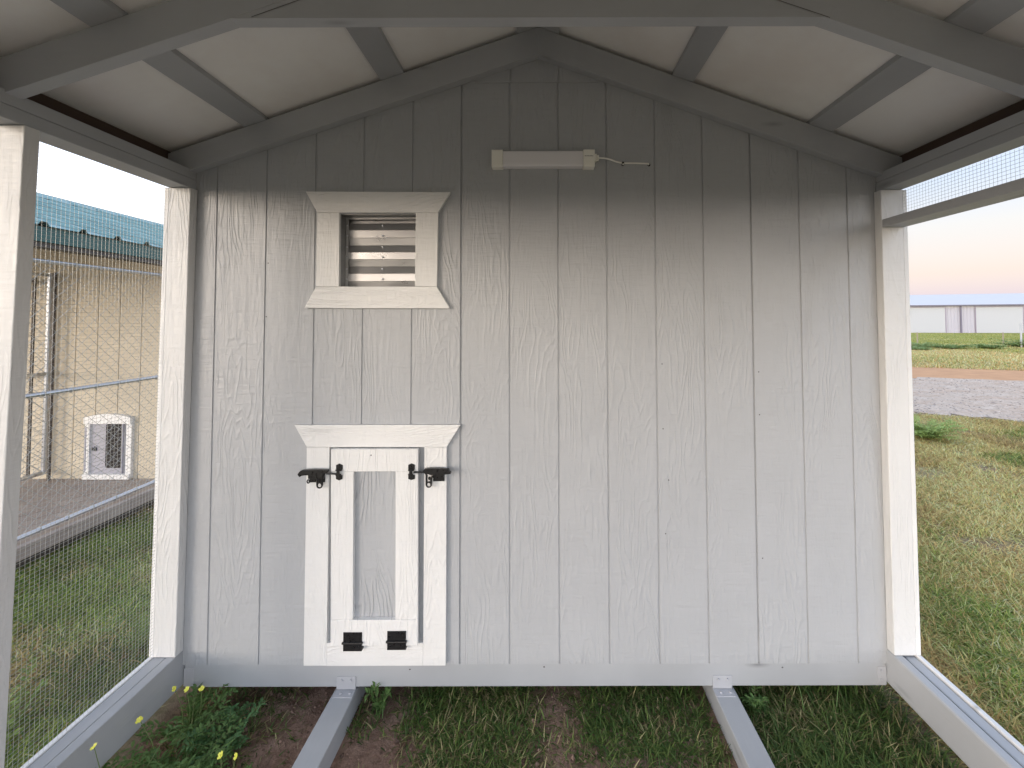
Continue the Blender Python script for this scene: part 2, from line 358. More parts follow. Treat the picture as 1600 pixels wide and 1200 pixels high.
# ---- hardware cloth
def cloth(x, y0, y1, z0, z1, s=0.0127, rad=0.00036):
    mb = MB(); P = lambda y, z, dx: (x + dx, y, z)
    def bar(p, q, dx):
        (ya, za), (yb, zb) = p, q; hx = rad; d = rad * 1.1 if abs(p[0] - q[0]) > 1e-6 else rad * 0.6
        if abs(ya - yb) > 1e-6:
            vs = [(x + dx - hx, ya, za - d), (x + dx + hx, ya, za - d), (x + dx + hx, ya, za + d), (x + dx - hx, ya, za + d)]
            ws = [(a, yb, c + (zb - za)) for a, _, c in vs]
        else:
            vs = [(x + dx - hx, ya - d, za), (x + dx + hx, ya - d, za), (x + dx + hx, ya + d, za), (x + dx - hx, ya + d, za)]
            ws = [(a, b, zb) for a, b, _ in vs]
        mb.add(vs + ws, [(0, 1, 5, 4), (1, 2, 6, 5), (2, 3, 7, 6), (3, 0, 4, 7)])
    ys = np.arange(y0, y1, s); zs = np.arange(z0, z1, s)
    for y in ys: bar((y, z0), (y, z1), 0.0)
    for z in zs:
        for a in range(0, 4):
            ya = y0 + (y1 - y0) * a / 4; yb = y0 + (y1 - y0) * (a + 1) / 4
            bar((ya, z), (yb, z), 0.0008)
    return mb.build('wire_mesh', M['wire'], coop)
cloth(-1.5585, 1.188, 1.735, 0.258, 2.151)
cloth(-1.5585, YF, 1.150, 0.258, 2.151)
cloth(1.4935, YF + 0.04, 1.735, 2.0115, 2.134)

# ---- skids under the run and their brackets
for x0, x1 in ((-0.847, -0.757), (0.693, 0.783)):
    MB().box(x0, x1, YF + 0.05, YB - 0.1, 0.006, 0.0955).build('skid', M['lum_y'], coop, 0.004)
def screw(x, y, z, n, parent, rad=0.0052):
    mb = MB(); a = 'y' if n == 'y' else 'z'
    if a == 'y': mb.tube([(x, y, z), (x, y - 0.004, z), (x, y - 0.005, z)], [rad, rad, rad * .6], 6)
    else: mb.tube([(x, y, z), (x, y, z + 0.004), (x, y, z + 0.005)], [rad, rad, rad * .6], 6)
    mb.build('screw_head', M['bracket'], parent)
M['bracket'] = lumber_paint('grey_painted_steel', (0.45, 0.46, 0.49), 'z', 0.35)
for x0, x1 in ((-0.8385, -0.7605), (0.6935, 0.7725)):
    mb = MB(); mb.box(x0, x1, 1.7405, 1.7433, 0.0985, 0.150); mb.box(x0, x1, 1.705, 1.7403, 0.0957, 0.0985)
    br = mb.build('angle_bracket', M['bracket'], coop, 0.0008)
    for fx in (0.28, 0.75):
        xx = x0 + (x1 - x0) * fx
        screw(xx, 1.7405, 0.136, 'y', br); screw(xx + 0.004, 1.722, 0.0985, 'z', br)
for x0, x1 in ((1.366, 1.4025), (-1.4625, -1.421)):
    mb = MB(); mb.box(x0, x1, 1.7408, 1.7433, 0.113, 0.184); br = mb.build('corner_bracket', M['bracket'], coop, 0.0008)
    if x0 > 0:
        screw(1.381, 1.7408, 0.168, 'y', br); screw(1.381, 1.7408, 0.132, 'y', br)

# ---- the closed part of the coop behind the wall
MB().box(-1.545, -1.53, WY + 0.035, YB, 0.12, 2.2).build('side_wall', M['siding'], coop)
MB().box(1.48, 1.495, WY + 0.035, YB, 0.12, 2.2).build('side_wall', M['siding'], coop)
MB().prism([(-1.529, 0.12), (1.479, 0.12), (1.479, 2.2), (AX, 2.74), (-1.529, 2.2)], YB - 0.06, YB - 0.045).build('back_wall', M['siding'], coop)
MB().box(-1.528, 1.478, WY + 0.045, YB - 0.07, 0.125, 0.145).build('coop_floor', M['lum_y'], coop)

# ---- louvred vent
tb = WY - 0.018
mb = MB()
vt = MB().prism([(-0.984, 2.1399), (-0.3797, 2.1355), (-0.4301, 2.0496), (-0.9346, 2.0509)], tb, WY - 0.0005).build('vent_trim', M['trim_h'], coop, 0.0015)
lb = MB().prism([(-0.9355, 1.7412), (-0.4338, 1.7402), (-0.379, 1.6489), (-0.9833, 1.6518)], tb, WY - 0.0005).build('vent_trim', M['trim_h'], coop, 0.0015)
MB().prism([(-0.9346, 2.0500), (-0.8424, 2.0498), (-0.840, 1.7418), (-0.9355, 1.7420)], tb + 0.001, WY - 0.0005).build('vent_trim', M['trim_v'], coop, 0.001)
MB().prism([(-0.5235, 2.0492), (-0.4301, 2.0490), (-0.4338, 1.7410), (-0.5254, 1.7414)], tb + 0.001, WY - 0.0005).build('vent_trim', M['trim_v'], coop, 0.001)
vb = MB()
for a in ((HX0 + .0005, HX0 + 0.0025, HZ0, HZ1), (HX1 - 0.0025, HX1 - .0005, HZ0, HZ1), (HX0 + .003, HX1 - .003, HZ0 + .0005, HZ0 + 0.0025), (HX0 + .003, HX1 - .003, HZ1 - 0.0025, HZ1 - .0005)):
    vb.box(a[0], a[1], WY + 0.0005, WY + 0.075, a[2], a[3])
box = vb.build('vent_box', M['alu_dark'] if 'alu_dark' in M else metal('dull_aluminium', (0.30, 0.30, 0.30), 0.35, 0.5), coop)
fr = MB(); fy = WY + 0.040
fr.box(HX0 + .0035, HX0 + 0.0155, fy, fy + 0.003, HZ0 + .003, HZ1 - .003); fr.box(HX1 - 0.0155, HX1 - .0035, fy, fy + 0.003, HZ0 + .003, HZ1 - .003)
fr.box(HX0 + .016, HX1 - .016, fy, fy + 0.003, HZ1 - 0.013, HZ1 - .003); fr.build('louver_frame', metal('grey_aluminium', (0.42, 0.42, 0.42), 0.3, 0.45), box)
lv = MB(); zp = lambda p: HZ1 - (p - 334.0) / 114.0 * (HZ1 - HZ0)
cuts = [344.2, 355.5, 367.6, 379.4, 390.6, 401.6, 412.9, 424.5, 436.2, 447.4]; yy = WY + 0.046
for k, (pa, pb) in enumerate(zip(cuts, cuts[1:])):
    o0, o1 = {0: (0.004, -0.0045), 1: (-0.002, -0.0012), 2: (-0.001, 0.0045)}[k % 3]
    z0, z1 = zp(pa + 0.3), zp(pb - 0.3)
    lv.add([(HX0 + .0045, yy + o0, z0), (HX1 - .0045, yy + o0, z0), (HX1 - .0045, yy + o1, z1), (HX0 + .0045, yy + o1, z1)], [(0, 1, 2, 3)])
    lv.add([(HX0 + .0045, yy + o1, z1), (HX1 - .0045, yy + o1, z1), (HX1 - .0045, yy + .012, z1 - .001), (HX0 + .0045, yy + .012, z1 - .001)], [(0, 1, 2, 3)])
lv.add([(HX0 + .0045, yy + .013, HZ0 + .004), (HX1 - .0045, yy + .013, HZ0 + .004), (HX1 - .0045, yy + .013, HZ1 - .004), (HX0 + .0045, yy + .013, HZ1 - .004)], [(0, 1, 2, 3)])
lo = lv.build('louvers', M['alu'], box); sm = lo.modifiers.new('thickness', 'SOLIDIFY'); sm.thickness = 0.0012; sm.offset = 0
rv = MB()
for k in range(6):
    zz = zp((348.5, 364.5, 382.5, 398.5, 417.0, 433.0)[k])
    for xx in (HX0 + 0.0105, -0.683, HX1 - 0.008):
        MB().tube([(xx, fy + 0.004, zz), (xx, fy - 0.002, zz), (xx, fy - 0.0035, zz)], [0.0040, 0.0040, 0.0024], 8).build('rivet', M['galv'], box, smooth=True)

# ---- little chicken door and its trim
MB().prism([(-1.0163, 1.1722), (-0.3339, 1.1704), (-0.3903, 1.0805), (-0.9643, 1.0815)], tb, WY - 0.0005).build('door_trim', M['trim_h'], coop, 0.0015)
MB().prism([(-0.9643, 1.0806), (-0.8709, 1.0804), (-0.8717, 0.2072), (-0.9642, 0.2072)], tb + 0.0008, WY - 0.0005).build('door_trim', M['trim_v'], coop, 0.001)
MB().prism([(-0.4816, 1.0799), (-0.3903, 1.0797), (-0.3903, 0.2067), (-0.482, 0.2067)], tb + 0.0008, WY - 0.0005).build('door_trim', M['trim_v'], coop, 0.001)
MB().prism([(-0.8712, 0.2968), (-0.4825, 0.2968), (-0.4825, 0.2067), (-0.8712, 0.2067)], tb + 0.0004, WY - 0.0005).build('door_trim', M['trim_h'], coop, 0.001)
dy0, dy1 = WY - 0.034, WY - 0.014
dm = MB()
dm.prism([(-0.8559, 1.0781), (-0.5027, 1.0772), (-0.5027, 0.988), (-0.8559, 0.988)], dy0, dy1)
dm.prism([(-0.8555, 0.9875), (-0.764, 0.9875), (-0.760, 0.3998), (-0.8490, 0.3998)], dy0 + .0005, dy1)
dm.prism([(-0.5930, 0.9875), (-0.5029, 0.9875), (-0.4992, 0.3998), (-0.5895, 0.3998)], dy0 + .0005, dy1)
dm.prism([(-0.8490, 0.3993), (-0.4992, 0.3993), (-0.4990, 0.2985), (-0.8485, 0.2985)], dy0, dy1)
door = dm.build('chicken_door', M['trim_v'], coop, 0.0015)
MB().box(-0.8480, -0.5045, dy1 + 0.0005, WY - 0.0015, 0.2995, 1.076).build('door_panel', grain_paint('grey_door_panel', GREY, 'z', 5, 1.2, 1.0, off=0.3), door)
c = [(-0.6931 + 0.0026 * math.cos(k), 1.0538 + 0.0026 * math.sin(k)) for k in np.linspace(0, 2 * math.pi, 9)[:-1]]
MB().prism(c, dy0 - 0.0006, dy0 + 0.002).build('nail_head', M['nail'], door)
for x0, z0 in ((-0.7965, 0.279), (-0.6205, 0.2835)):
    h = MB(); w = 0.0748
    h.box(x0, x0 + w, dy0 - 0.0025, dy0 - 0.0003, z0 + 0.036, z0 + 0.0735)
    h.box(x0, x0 + w, dy0 - 0.0025, dy0 - 0.0003, z0, z0 + 0.030)
    h.box(x0, x0 + w, dy0, WY - 0.0185, z0, z0 + 0.0295)
    h.tube([(x0 - 0.0035, dy0 - 0.0045, z0 + 0.033), (x0 + w + 0.004, dy0 - 0.0045, z0 + 0.0335)], 0.0046, 10)
    for fx in (0.16, 0.5, 0.84):
        for fz in (0.015, 0.056):
            h.tube([(x0 + w * fx, dy0 - 0.0025, z0 + fz), (x0 + w * fx, dy0 - 0.0042, z0 + fz)], 0.0042, 8)
    h.build('hinge', M['black'], door, 0.0005)
# toggle latches, outlines measured on the real ones
PX = 1.700 / 650 / 13.333
def z2(px, py, ox):
    a = (px / 13.333 + ox - 846) * 1.700 / 650; b = 1.6 - (py / 13.333 + 700 - 500) * 1.700 / 650
    return (a * 0.990 , 1.6 + (b - 1.6) * 0.990)
def latch(ox, handle, plate, ring, ring2, rod, legs, strike_x):
    q = lambda pts: [z2(a, b, ox) for a, b in pts]
    yb = tb                                           # face of the trim
    m = MB(); m.prism(q(plate), yb - 0.004, yb - 0.0003)
    m.prism(q(handle), yb - 0.026, yb - 0.012)
    for L in legs:
        pts = [z2(a, b, ox) for a, b in L]; m.tube([(x, yb - 0.019, z) for x, z in pts], 0.0042, 8)
    for (cx, cy, rr) in ring:
        x, z = z2(cx, cy, ox); m.tube([(x + rr * PX * math.cos(k), yb - 0.019, z + rr * PX * math.sin(k)) for k in np.linspace(0, 2 * math.pi, 17)], 0.0034, 6, False)
    if ring2:
        cx, cy, rr = ring2; x, z = z2(cx, cy, ox)
        m.tube([(x + 0.7 * rr * PX * math.cos(k), yb - 0.004, z + rr * PX * math.sin(k)) for k in np.linspace(0, 2 * math.pi, 17)], 0.0024, 6, False)
    m.box(*[sorted(( q(plate)[0][0], q(plate)[2][0]))[i] for i in (0, 1)], yb - 0.014, yb - 0.003, q(plate)[2][1] + 0.018, q(plate)[2][1] + 0.040)
    la = m.build('latch', M['black'], door, 0.0008, smooth=True)
    rd = MB(); (xa, za), (xb, zb) = q(rod); rd.tube([(xa, yb - 0.020, za), (xb, dy0 - 0.006, zb)], 0.0042, 8); rd.build('latch_rod', M['black'], la)
    sx, sz = z2(strike_x, 490, ox); k = 0.0130; st = MB()
    st.prism([(sx - k, sz + 0.028), (sx, sz + 0.034), (sx + k, sz + 0.028), (sx + k, sz + 0.012), (sx - k, sz + 0.012)], dy0 - 0.003, dy0 - 0.0003)
    st.prism([(sx - k, sz - 0.012), (sx - k, sz - 0.028), (sx, sz - 0.033), (sx + k, sz - 0.028), (sx + k, sz - 0.012)], dy0 - 0.003, dy0 - 0.0003)
    st.box(sx - k * 0.9, sx + k * 0.9, dy0 - 0.010, dy0 - 0.0003, sz + 0.006, sz + 0.0118); st.box(sx - k * 0.9, sx + k * 0.6, dy0 - 0.010, dy0 - 0.0003, sz - 0.0118, sz - 0.007)
    st.box(sx - k * 0.5, sx + k * 0.5, dy0 - 0.013, dy0 - 0.0102, sz - 0.010, sz + 0.011)
    st.tube([(sx, dy0 - 0.003, sz + 0.021), (sx, dy0 - 0.0055, sz + 0.021)], 0.005, 8); st.tube([(sx, dy0 - 0.003, sz - 0.021), (sx, dy0 - 0.0055, sz - 0.021)], 0.005, 8)
    st.build('latch_strike', M['black'], la, 0.0006)
latch(440, [(340, 520), (365, 485), (400, 450), (450, 437), (700, 430), (970, 435), (968, 480), (940, 500), (905, 500), (860, 540), (850, 600), (740, 600), (705, 555), (640, 540), (480, 545), (420, 555), (385, 580), (350, 545)],
      [(525, 545), (850, 545), (850, 730), (525, 730)], [(785, 760, 52)], (505, 710, 34), [(930, 515), (1190, 520)],
      [[(900, 500), (860, 545), (838, 620), (838, 760)], [(700, 545), (735, 600), (735, 760)]], 1188)
latch(620, [(545, 455), (575, 420), (700, 408), (900, 412), (1075, 425), (1085, 470), (1118, 490), (1118, 520), (1075, 528), (960, 535), (830, 525), (770, 545), (700, 540), (640, 520), (600, 520), (550, 500)],
      [(730, 530), (965, 530), (965, 712), (730, 712)], [(660, 750, 50)], (650, 650, 22), [(345, 495), (560, 490)],
      [[(590, 500), (612, 560), (612, 750)], [(790, 520), (725, 570), (706, 640), (706, 750)]], 295)

# ================================================================== wall lamp
lamp = thing('wall_lamp', (0.01, WY, 2.27), 'short white strip light with frosted cover, mounted high on the gable wall', 'light')
def lampsec(x0, x1, z0, z1, d, n, m, rad=0.008):
    h = (z1 - z0); pts = []
    for k in range(7): a = math.pi / 2 * k / 6; pts.append((-(d - rad) - rad * math.sin(a), z0 + rad - rad * math.cos(a)))
    for k in range(7): a = math.pi / 2 * k / 6; pts.append((-(d - rad) - rad * math.cos(a), z1 - rad + rad * math.sin(a)))
    pts = [(0, z0)] + pts + [(0, z1)]
    o = MB().prism([(WY - 0.0006 + a, b) for a, b in pts], x0, x1, 'yz').build(n, m, lamp, 0.0006, smooth=True); return o
lampsec(-0.1585, 0.1745, 2.2375, 2.303, 0.036, 'diffuser', M['diffuser'])
lampsec(-0.2045, -0.159, 2.234, 2.3065, 0.040, 'end_cap', M['plastic'], 0.005)
cap = lampsec(0.175, 0.2225, 2.234, 2.3065, 0.040, 'end_cap', M['plastic'], 0.005)
ink = MB(); x = 0.181
for k in range(9):
    h = 0.0034 if k in (0, 3, 6) else 0.0026
    ink.box(x, x + 0.0026, WY - 0.0411, WY - 0.0405, 2.2765, 2.2765 + h); x += 0.0040
ink.build('printed_name', M['ink'], cap)
MB().box(0.223, 0.233, WY - 0.028, WY - 0.008, 2.262, 2.2925).box(0.2335, 0.242, WY - 0.025, WY - 0.010, 2.266, 2.288).build('cable_plug', M['plastic'], lamp, 0.002)
cp = [(0.242, -0.016, 2.279), (0.265, -0.013, 2.2785), (0.290, -0.010, 2.2745), (0.315, -0.008, 2.266), (0.345, -0.006, 2.2605), (0.38, -0.006, 2.2603), (0.42, -0.006, 2.259), (0.449, -0.006, 2.2575), (0.454, -0.001, 2.2565), (0.4545, 0.006, 2.256)]
def smoothpts(p, n=4):
    o = []; p = [Vector(q) for q in p]
    for i in range(len(p) - 1):
        a, b, c, d = p[max(i - 1, 0)], p[i], p[i + 1], p[min(i + 2, len(p) - 1)]
        for k in range(n):
            t = k / n; o.append(0.5 * ((2 * b) + (c - a) * t + (2 * a - 5 * b + 4 * c - d) * t * t + (3 * b - a - 3 * c + d) * t ** 3))
    return o + [p[-1]]
MB().tube(smoothpts([(a, WY + b, c) for a, b, c in cp]), 0.0036, 8).build('cable', M['cable'], lamp, smooth=True)
cl = MB().box(0.340, 0.3495, WY - 0.011, WY - 0.0005, 2.250, 2.2655).build('cable_clip', M['black'], lamp, 0.002)
MB().tube([(0.3445, WY - 0.011, 2.2535), (0.3445, WY - 0.0135, 2.2535)], 0.0034, 10).build('clip_nail', M['plastic'], cl)
c = [(0.456 + 0.0065 * math.cos(k), 2.2545 + 0.0065 * math.sin(k)) for k in np.linspace(0, 2 * math.pi, 13)[:-1]]
MB().prism(c, WY - 0.0012, WY + 0.002).build('cable_hole', mat('hole_black', (0.004, 0.004, 0.004), 0.9)[0], lamp)

# ================================================================== ground, road, dirt
def vnoise(x, y, s, seed=0):
    x = np.asarray(x) * s; y = np.asarray(y) * s; xi = np.floor(x).astype(int); yi = np.floor(y).astype(int); fx = x - xi; fy = y - yi
    fx = fx * fx * (3 - 2 * fx); fy = fy * fy * (3 - 2 * fy)
    def h(a, b):
        n = (a * 374761393 + b * 668265263 + seed * 974711) & 0x7fffffff; n = ((n ^ (n >> 13)) * 1274126177) & 0x7fffffff; return ((n ^ (n >> 16)) & 0xffff) / 65535.0
    return (h(xi, yi) * (1 - fx) + h(xi + 1, yi) * fx) * (1 - fy) + (h(xi, yi + 1) * (1 - fx) + h(xi + 1, yi + 1) * fx) * fy
def fbm(x, y, s, seed=0): return vnoise(x, y, s, seed) * .55 + vnoise(x, y, s * 2.1, seed + 1) * .3 + vnoise(x, y, s * 4.3, seed + 2) * .15

def ground_mat():
    m, t, b = mat('earth_and_thatch', (0.1, 0.08, 0.05), 0.95, spec=0.15)
    n1 = noise(t, coords(t, (1, 1, 1)), 1.3, 6, 0.6); n2 = noise(t, coords(t, (1, 1, 1)), 22, 6, 0.7); n3 = noise(t, coords(t, (1, 1, 1)), 0.25, 3)
    a = ramp(t, [(0.35, (0.12, 0.078, 0.055)), (0.65, (0.23, 0.155, 0.11))]); t.links.new(n2.outputs[0], a.inputs[0])
    g = ramp(t, [(0.3, (0.21, 0.205, 0.09)), (0.7, (0.38, 0.32, 0.17))]); t.links.new(n2.outputs[0], g.inputs[0])
    f = ramp(t, [(0.40, 0.0), (0.6, 0.8)]); t.links.new(n1.outputs[0], f.inputs[0])
    c = mixc(t, f.outputs[0], a.outputs[0], g.outputs[0])
    # out on the open field beyond the road it is all grass
    gc = N(t, 'ShaderNodeTexCoord'); sp = N(t, 'ShaderNodeSeparateXYZ'); t.links.new(gc.outputs['Object'], sp.inputs[0])
    fr = N(t, 'ShaderNodeMapRange'); t.links.new(math_(t, 'ADD', sp.outputs['Y'], math_(t, 'MULTIPLY', sp.outputs['X'], 0.38)), fr.inputs[0])
    fr.inputs[1].default_value = 17; fr.inputs[2].default_value = 24
    fc = ramp(t, [(0.3, (0.34, 0.35, 0.12)), (0.7, (0.46, 0.40, 0.17))]); t.links.new(n3.outputs[0], fc.inputs[0])
    c = mixc(t, fr.outputs[0], c, fc.outputs[0]); t.links.new(c, b.inputs['Base Color'])
    bump(t, b, n2.outputs[0], 0.9, 0.02); return m
gm = MB(); gm.add([(-900, -900, 0), (900, -900, 0), (900, 900, 0), (-900, 900, 0)], [(0, 1, 2, 3)])
tag(gm.build('ground', ground_mat()), 'patchy bare brown earth under thin grass', None, kind='structure')
def bare():
    m, t, b = mat('bare_red_brown_earth', (0.15, 0.1, 0.07), 0.95, spec=0.15)
    n2 = noise(t, coords(t, (1, 1, 1)), 9, 8, 0.7); n3 = noise(t, coords(t, (1, 1, 1)), 60, 4, 0.7)
    a = ramp(t, [(0.35, (0.17, 0.10, 0.072)), (0.65, (0.35, 0.235, 0.18))]); t.links.new(n2.outputs[0], a.inputs[0])
    b2 = ramp(t, [(0.3, 0.7), (0.7, 1.15)]); t.links.new(n3.outputs[0], b2.inputs[0]); t.links.new(mixc(t, 1.0, a.outputs[0], b2.outputs[0], 'MULTIPLY'), b.inputs['Base Color'])
    bump(t, b, n2.outputs[0], 1.0, 0.03); return m
# gently lumpy earth inside the rails
gx = np.linspace(-1.455, 1.395, 90); gy = np.linspace(-0.7, 3.0, 110); GX, GY = np.meshgrid(gx, gy)
def lump(x, y): return 0.004 + 0.018 * fbm(x, y, 4, 91) * np.clip((1.395 - np.abs(x + .03)) * 8, 0, 1)
mb = MB(); mb.v = np.stack([GX, GY, lump(GX, GY)], -1).reshape(-1, 3).tolist(); mb.f = [(j * 90 + i, j * 90 + i + 1, (j + 1) * 90 + i + 1, (j + 1) * 90 + i) for j in range(109) for i in range(89)]
tag(mb.build('bare_earth', bare(), smooth=True), 'bare red brown earth inside the run', None, kind='structure')
def strip(name, m, near, far, x0, x1, z, jag, seed, label):
    xs = np.arange(x0, x1, 0.12); nz = vnoise(xs, xs * 0, 2.5, seed) - .5; nz2 = vnoise(xs, xs * 0, 7, seed + 3) - .5; nf = vnoise(xs, xs * 0, 2.5, seed + 5) - .5
    a = [(x, near(x) + jag * (p * 2 + q), z) for x, p, q in zip(xs, nz, nz2)]; b = [(x, far(x) + jag * 1.5 * p, z) for x, p in zip(xs, nf)]
    n = len(xs); mb = MB(); mb.add(a + b, [(i, i + 1, n + i + 1, n + i) for i in range(n - 1)])
    return tag(mb.build(name, m), label, None, kind='structure')
def gravel_mat():
    m, t, b = mat('pale_gravel', (0.4, 0.36, 0.34), 0.9, spec=0.2)
    v = N(t, 'ShaderNodeTexVoronoi'); v.inputs['Scale'].default_value = 22; t.links.new(coords(t, (1, 1, 1)).outputs[0], v.inputs[0])
    n1 = noise(t, coords(t, (1, 1.6, 1)), 1.6, 5, 0.6)
    a = ramp(t, [(0.2, (0.20, 0.155, 0.125)), (0.8, (0.52, 0.43, 0.37))]); t.links.new(v.outputs['Color'], a.inputs[0])
    g = ramp(t, [(0.35, (0.48, 0.355, 0.26)), (0.6, (0.56, 0.465, 0.375))]); t.links.new(n1.outputs[0], g.inputs[0])
    t.links.new(mixc(t, 0.6, a.outputs[0], g.outputs[0]), b.inputs['Base Color']); bump(t, b, v.outputs['Distance'], 0.9, 0.02); return m
def dirt_mat():
    m, t, b = mat('red_dirt', (0.45, 0.24, 0.14), 0.95, spec=0.15)
    n1 = noise(t, coords(t, (1, 2, 1)), 1.5, 6, 0.65); g = ramp(t, [(0.3, (0.40, 0.23, 0.13)), (0.7, (0.54, 0.31, 0.17))]); t.links.new(n1.outputs[0], g.inputs[0])
    t.links.new(g.outputs[0], b.inputs['Base Color']); bump(t, b, n1.outputs[0], 0.5, 0.03); return m
near = lambda x: 7.0 - 0.45 * (x - 6.2); mid = lambda x: 11.4 - 0.38 * (x - 10.2); far = lambda x: 14.0 - 0.38 * (x - 12.55)
strip('gravel_road', gravel_mat(), near, mid, -2, 22, 0.008, 0.35, 3, 'pale grey gravel road crossing outside on the right')
strip('dirt_verge', dirt_mat(), lambda x: mid(x) - 0.4, far, -2, 24, 0.004, 0.35, 9, 'strip of orange dirt along the far edge of the gravel road')

# loose stones on the road
n = 6000; X = rng.uniform(4.5, 16, n); Yy = near(X) + rng.random(n) ** 1.3 * (mid(X) - near(X)); sz = rng.uniform(0.006, 0.022, n) * (1 + (rng.random(n) > .97))
O = np.array([(1, 0, 0), (-1, 0, 0), (0, 1, 0), (0, -1, 0), (0, 0, 1), (0, 0, -1)], float)
V = O[None] * sz[:, None, None] * rng.uniform(0.6, 1.3, (n, 6, 1)) * np.array([1.2, 1, 0.6]); V[..., 0] += X[:, None]; V[..., 1] += Yy[:, None]; V[..., 2] += 0.010
me = bpy.data.meshes.new('gravel'); fi = np.array([(0, 2, 4), (2, 1, 4), (1, 3, 4), (3, 0, 4), (2, 0, 5), (1, 2, 5), (3, 1, 5), (0, 3, 5)])
me.from_pydata(V.reshape(-1, 3).tolist(), [], (fi[None] + np.arange(n)[:, None, None] * 6).reshape(-1, 3).tolist())
def tint_mat(name, rough=0.6, transl=0.0):
    m, t, b = mat(name, (0.2, 0.2, 0.1), rough, spec=0.25); a = N(t, 'ShaderNodeAttribute'); a.attribute_name = 'tint'; t.links.new(a.outputs['Color'], b.inputs['Base Color'])
    if transl:
        tr = N(t, 'ShaderNodeBsdfTranslucent'); t.links.new(a.outputs['Color'], tr.inputs[0]); ms = N(t, 'ShaderNodeMixShader'); ms.inputs[0].default_value = transl
        t.links.new(b.outputs[0], ms.inputs[1]); t.links.new(tr.outputs[0], ms.inputs[2]); t.links.new(ms.outputs[0], t.nodes['Material Output'].inputs[0])
    return m
def tints(me, cols):
    at = me.color_attributes.new('tint', 'FLOAT_COLOR', 'POINT'); c = np.ones((len(cols), 4), np.float32); c[:, :3] = cols; at.data.foreach_set('color', c.ravel())
g0 = rng.uniform(0.16, 0.5, n); tints(me, np.repeat(np.stack([g0, g0 * .88, g0 * .80], 1), 6, 0))
me.materials.append(tint_mat('stone', 0.85)); go = bpy.data.objects.new('gravel', me); COL.objects.link(go); tag(go, 'loose pale stones scattered over the gravel road', 'gravel', kind='stuff')

# crumbs of soil and small stones on the bare earth
n = 5000; X = rng.uniform(-1.44, 1.39, n); Yy = rng.uniform(1.05, 2.3, n); k = ~(((X > -0.86) & (X < -0.745)) | ((X > 0.68) & (X < 0.795))); X, Yy = X[k], Yy[k]; n = len(X)
sz = rng.uniform(0.0015, 0.006, n) * (1 + 1.2 * (rng.random(n) > .97)); V = O[None] * sz[:, None, None] * rng.uniform(0.6, 1.3, (n, 6, 1)); V[..., 0] += X[:, None]; V[..., 1] += Yy[:, None]; V[..., 2] += (lump(X, Yy) + sz * .3)[:, None]
me = bpy.data.meshes.new('soil_crumbs'); me.from_pydata(V.reshape(-1, 3).tolist(), [], (fi[None] + np.arange(n)[:, None, None] * 6).reshape(-1, 3).tolist())
g0 = rng.uniform(0.10, 0.34, n); tints(me, np.repeat(np.stack([g0, g0 * .66, g0 * .5], 1), 6, 0)); me.materials.append(bpy.data.materials['stone'])
go = bpy.data.objects.new('soil_crumbs', me); COL.objects.link(go); tag(go, 'crumbs of brown soil scattered on the bare earth inside the run', 'soil', kind='stuff')
# ================================================================== grass
M['grass'] = tint_mat('grass_blades', 0.55, 0.25)
def blades(name, label, x, y, length, width, lean, cols, z0=0.0):
    """lean: 0 upright .. 1 lying flat; each blade is a curved strip of two quads"""
    n = len(x); a = rng.uniform(0, 2 * math.pi, n); dx, dy = np.cos(a), np.sin(a); px_, py_ = -dy, dx
    V = np.zeros((n, 6, 3)); la = lean * math.pi / 2; cur = rng.uniform(0.2, 0.9, n)
    hx = np.zeros(n); hz = np.zeros(n); pos = [(hx, hz)]
    for k in (1, 2):
        ang = np.clip(la + cur * (k - 0.5) * 0.6, 0, 1.65); hx = hx + np.sin(ang) * length / 2; hz = hz + np.cos(ang) * length / 2; pos.append((hx, np.maximum(hz, 0.002)))
    for k, ((h, z), w) in enumerate(zip(pos, (1.0, 0.8, 0.12))):
        for j, s in enumerate((-1, 1)):
            V[:, k * 2 + j, 0] = x + dx * h + px_ * width * w * s / 2; V[:, k * 2 + j, 1] = y + dy * h + py_ * width * w * s / 2; V[:, k * 2 + j, 2] = z0 + z
    me = bpy.data.meshes.new(name); me.vertices.add(n * 6); me.vertices.foreach_set('co', V.ravel())
    fi = np.array([0, 1, 3, 2, 2, 3, 5, 4]); idx = (fi[None] + np.arange(n)[:, None] * 6).ravel()
    me.loops.add(n * 8); me.loops.foreach_set('vertex_index', idx); me.polygons.add(n * 2); me.polygons.foreach_set('loop_start', np.arange(0, n * 8, 4)); me.polygons.foreach_set('loop_total', np.full(n * 2, 4))
    me.update(calc_edges=True); me.validate()
    tints(me, np.repeat(cols, 6, 0)); me.materials.append(M['grass'])
    o = bpy.data.objects.new(name, me); COL.objects.link(o); tag(o, label, 'grass', kind='stuff'); return o
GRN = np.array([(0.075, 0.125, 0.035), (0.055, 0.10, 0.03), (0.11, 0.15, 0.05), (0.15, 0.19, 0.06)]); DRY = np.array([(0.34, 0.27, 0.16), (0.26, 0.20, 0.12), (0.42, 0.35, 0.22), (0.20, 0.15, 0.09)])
def colors(n, green):            # green: probability per blade
    g = rng.random(n) < green; c = np.where(g[:, None], GRN[rng.integers(0, 4, n)], DRY[rng.integers(0, 4, n)]); return c * rng.uniform(0.75, 1.25, (n, 1))
def pick(n, x0, x1, y0, y1, dens):
    x = rng.uniform(x0, x1, n); y = rng.uniform(y0, y1, n); k = rng.random(n) < dens(x, y); return x[k], y[k]
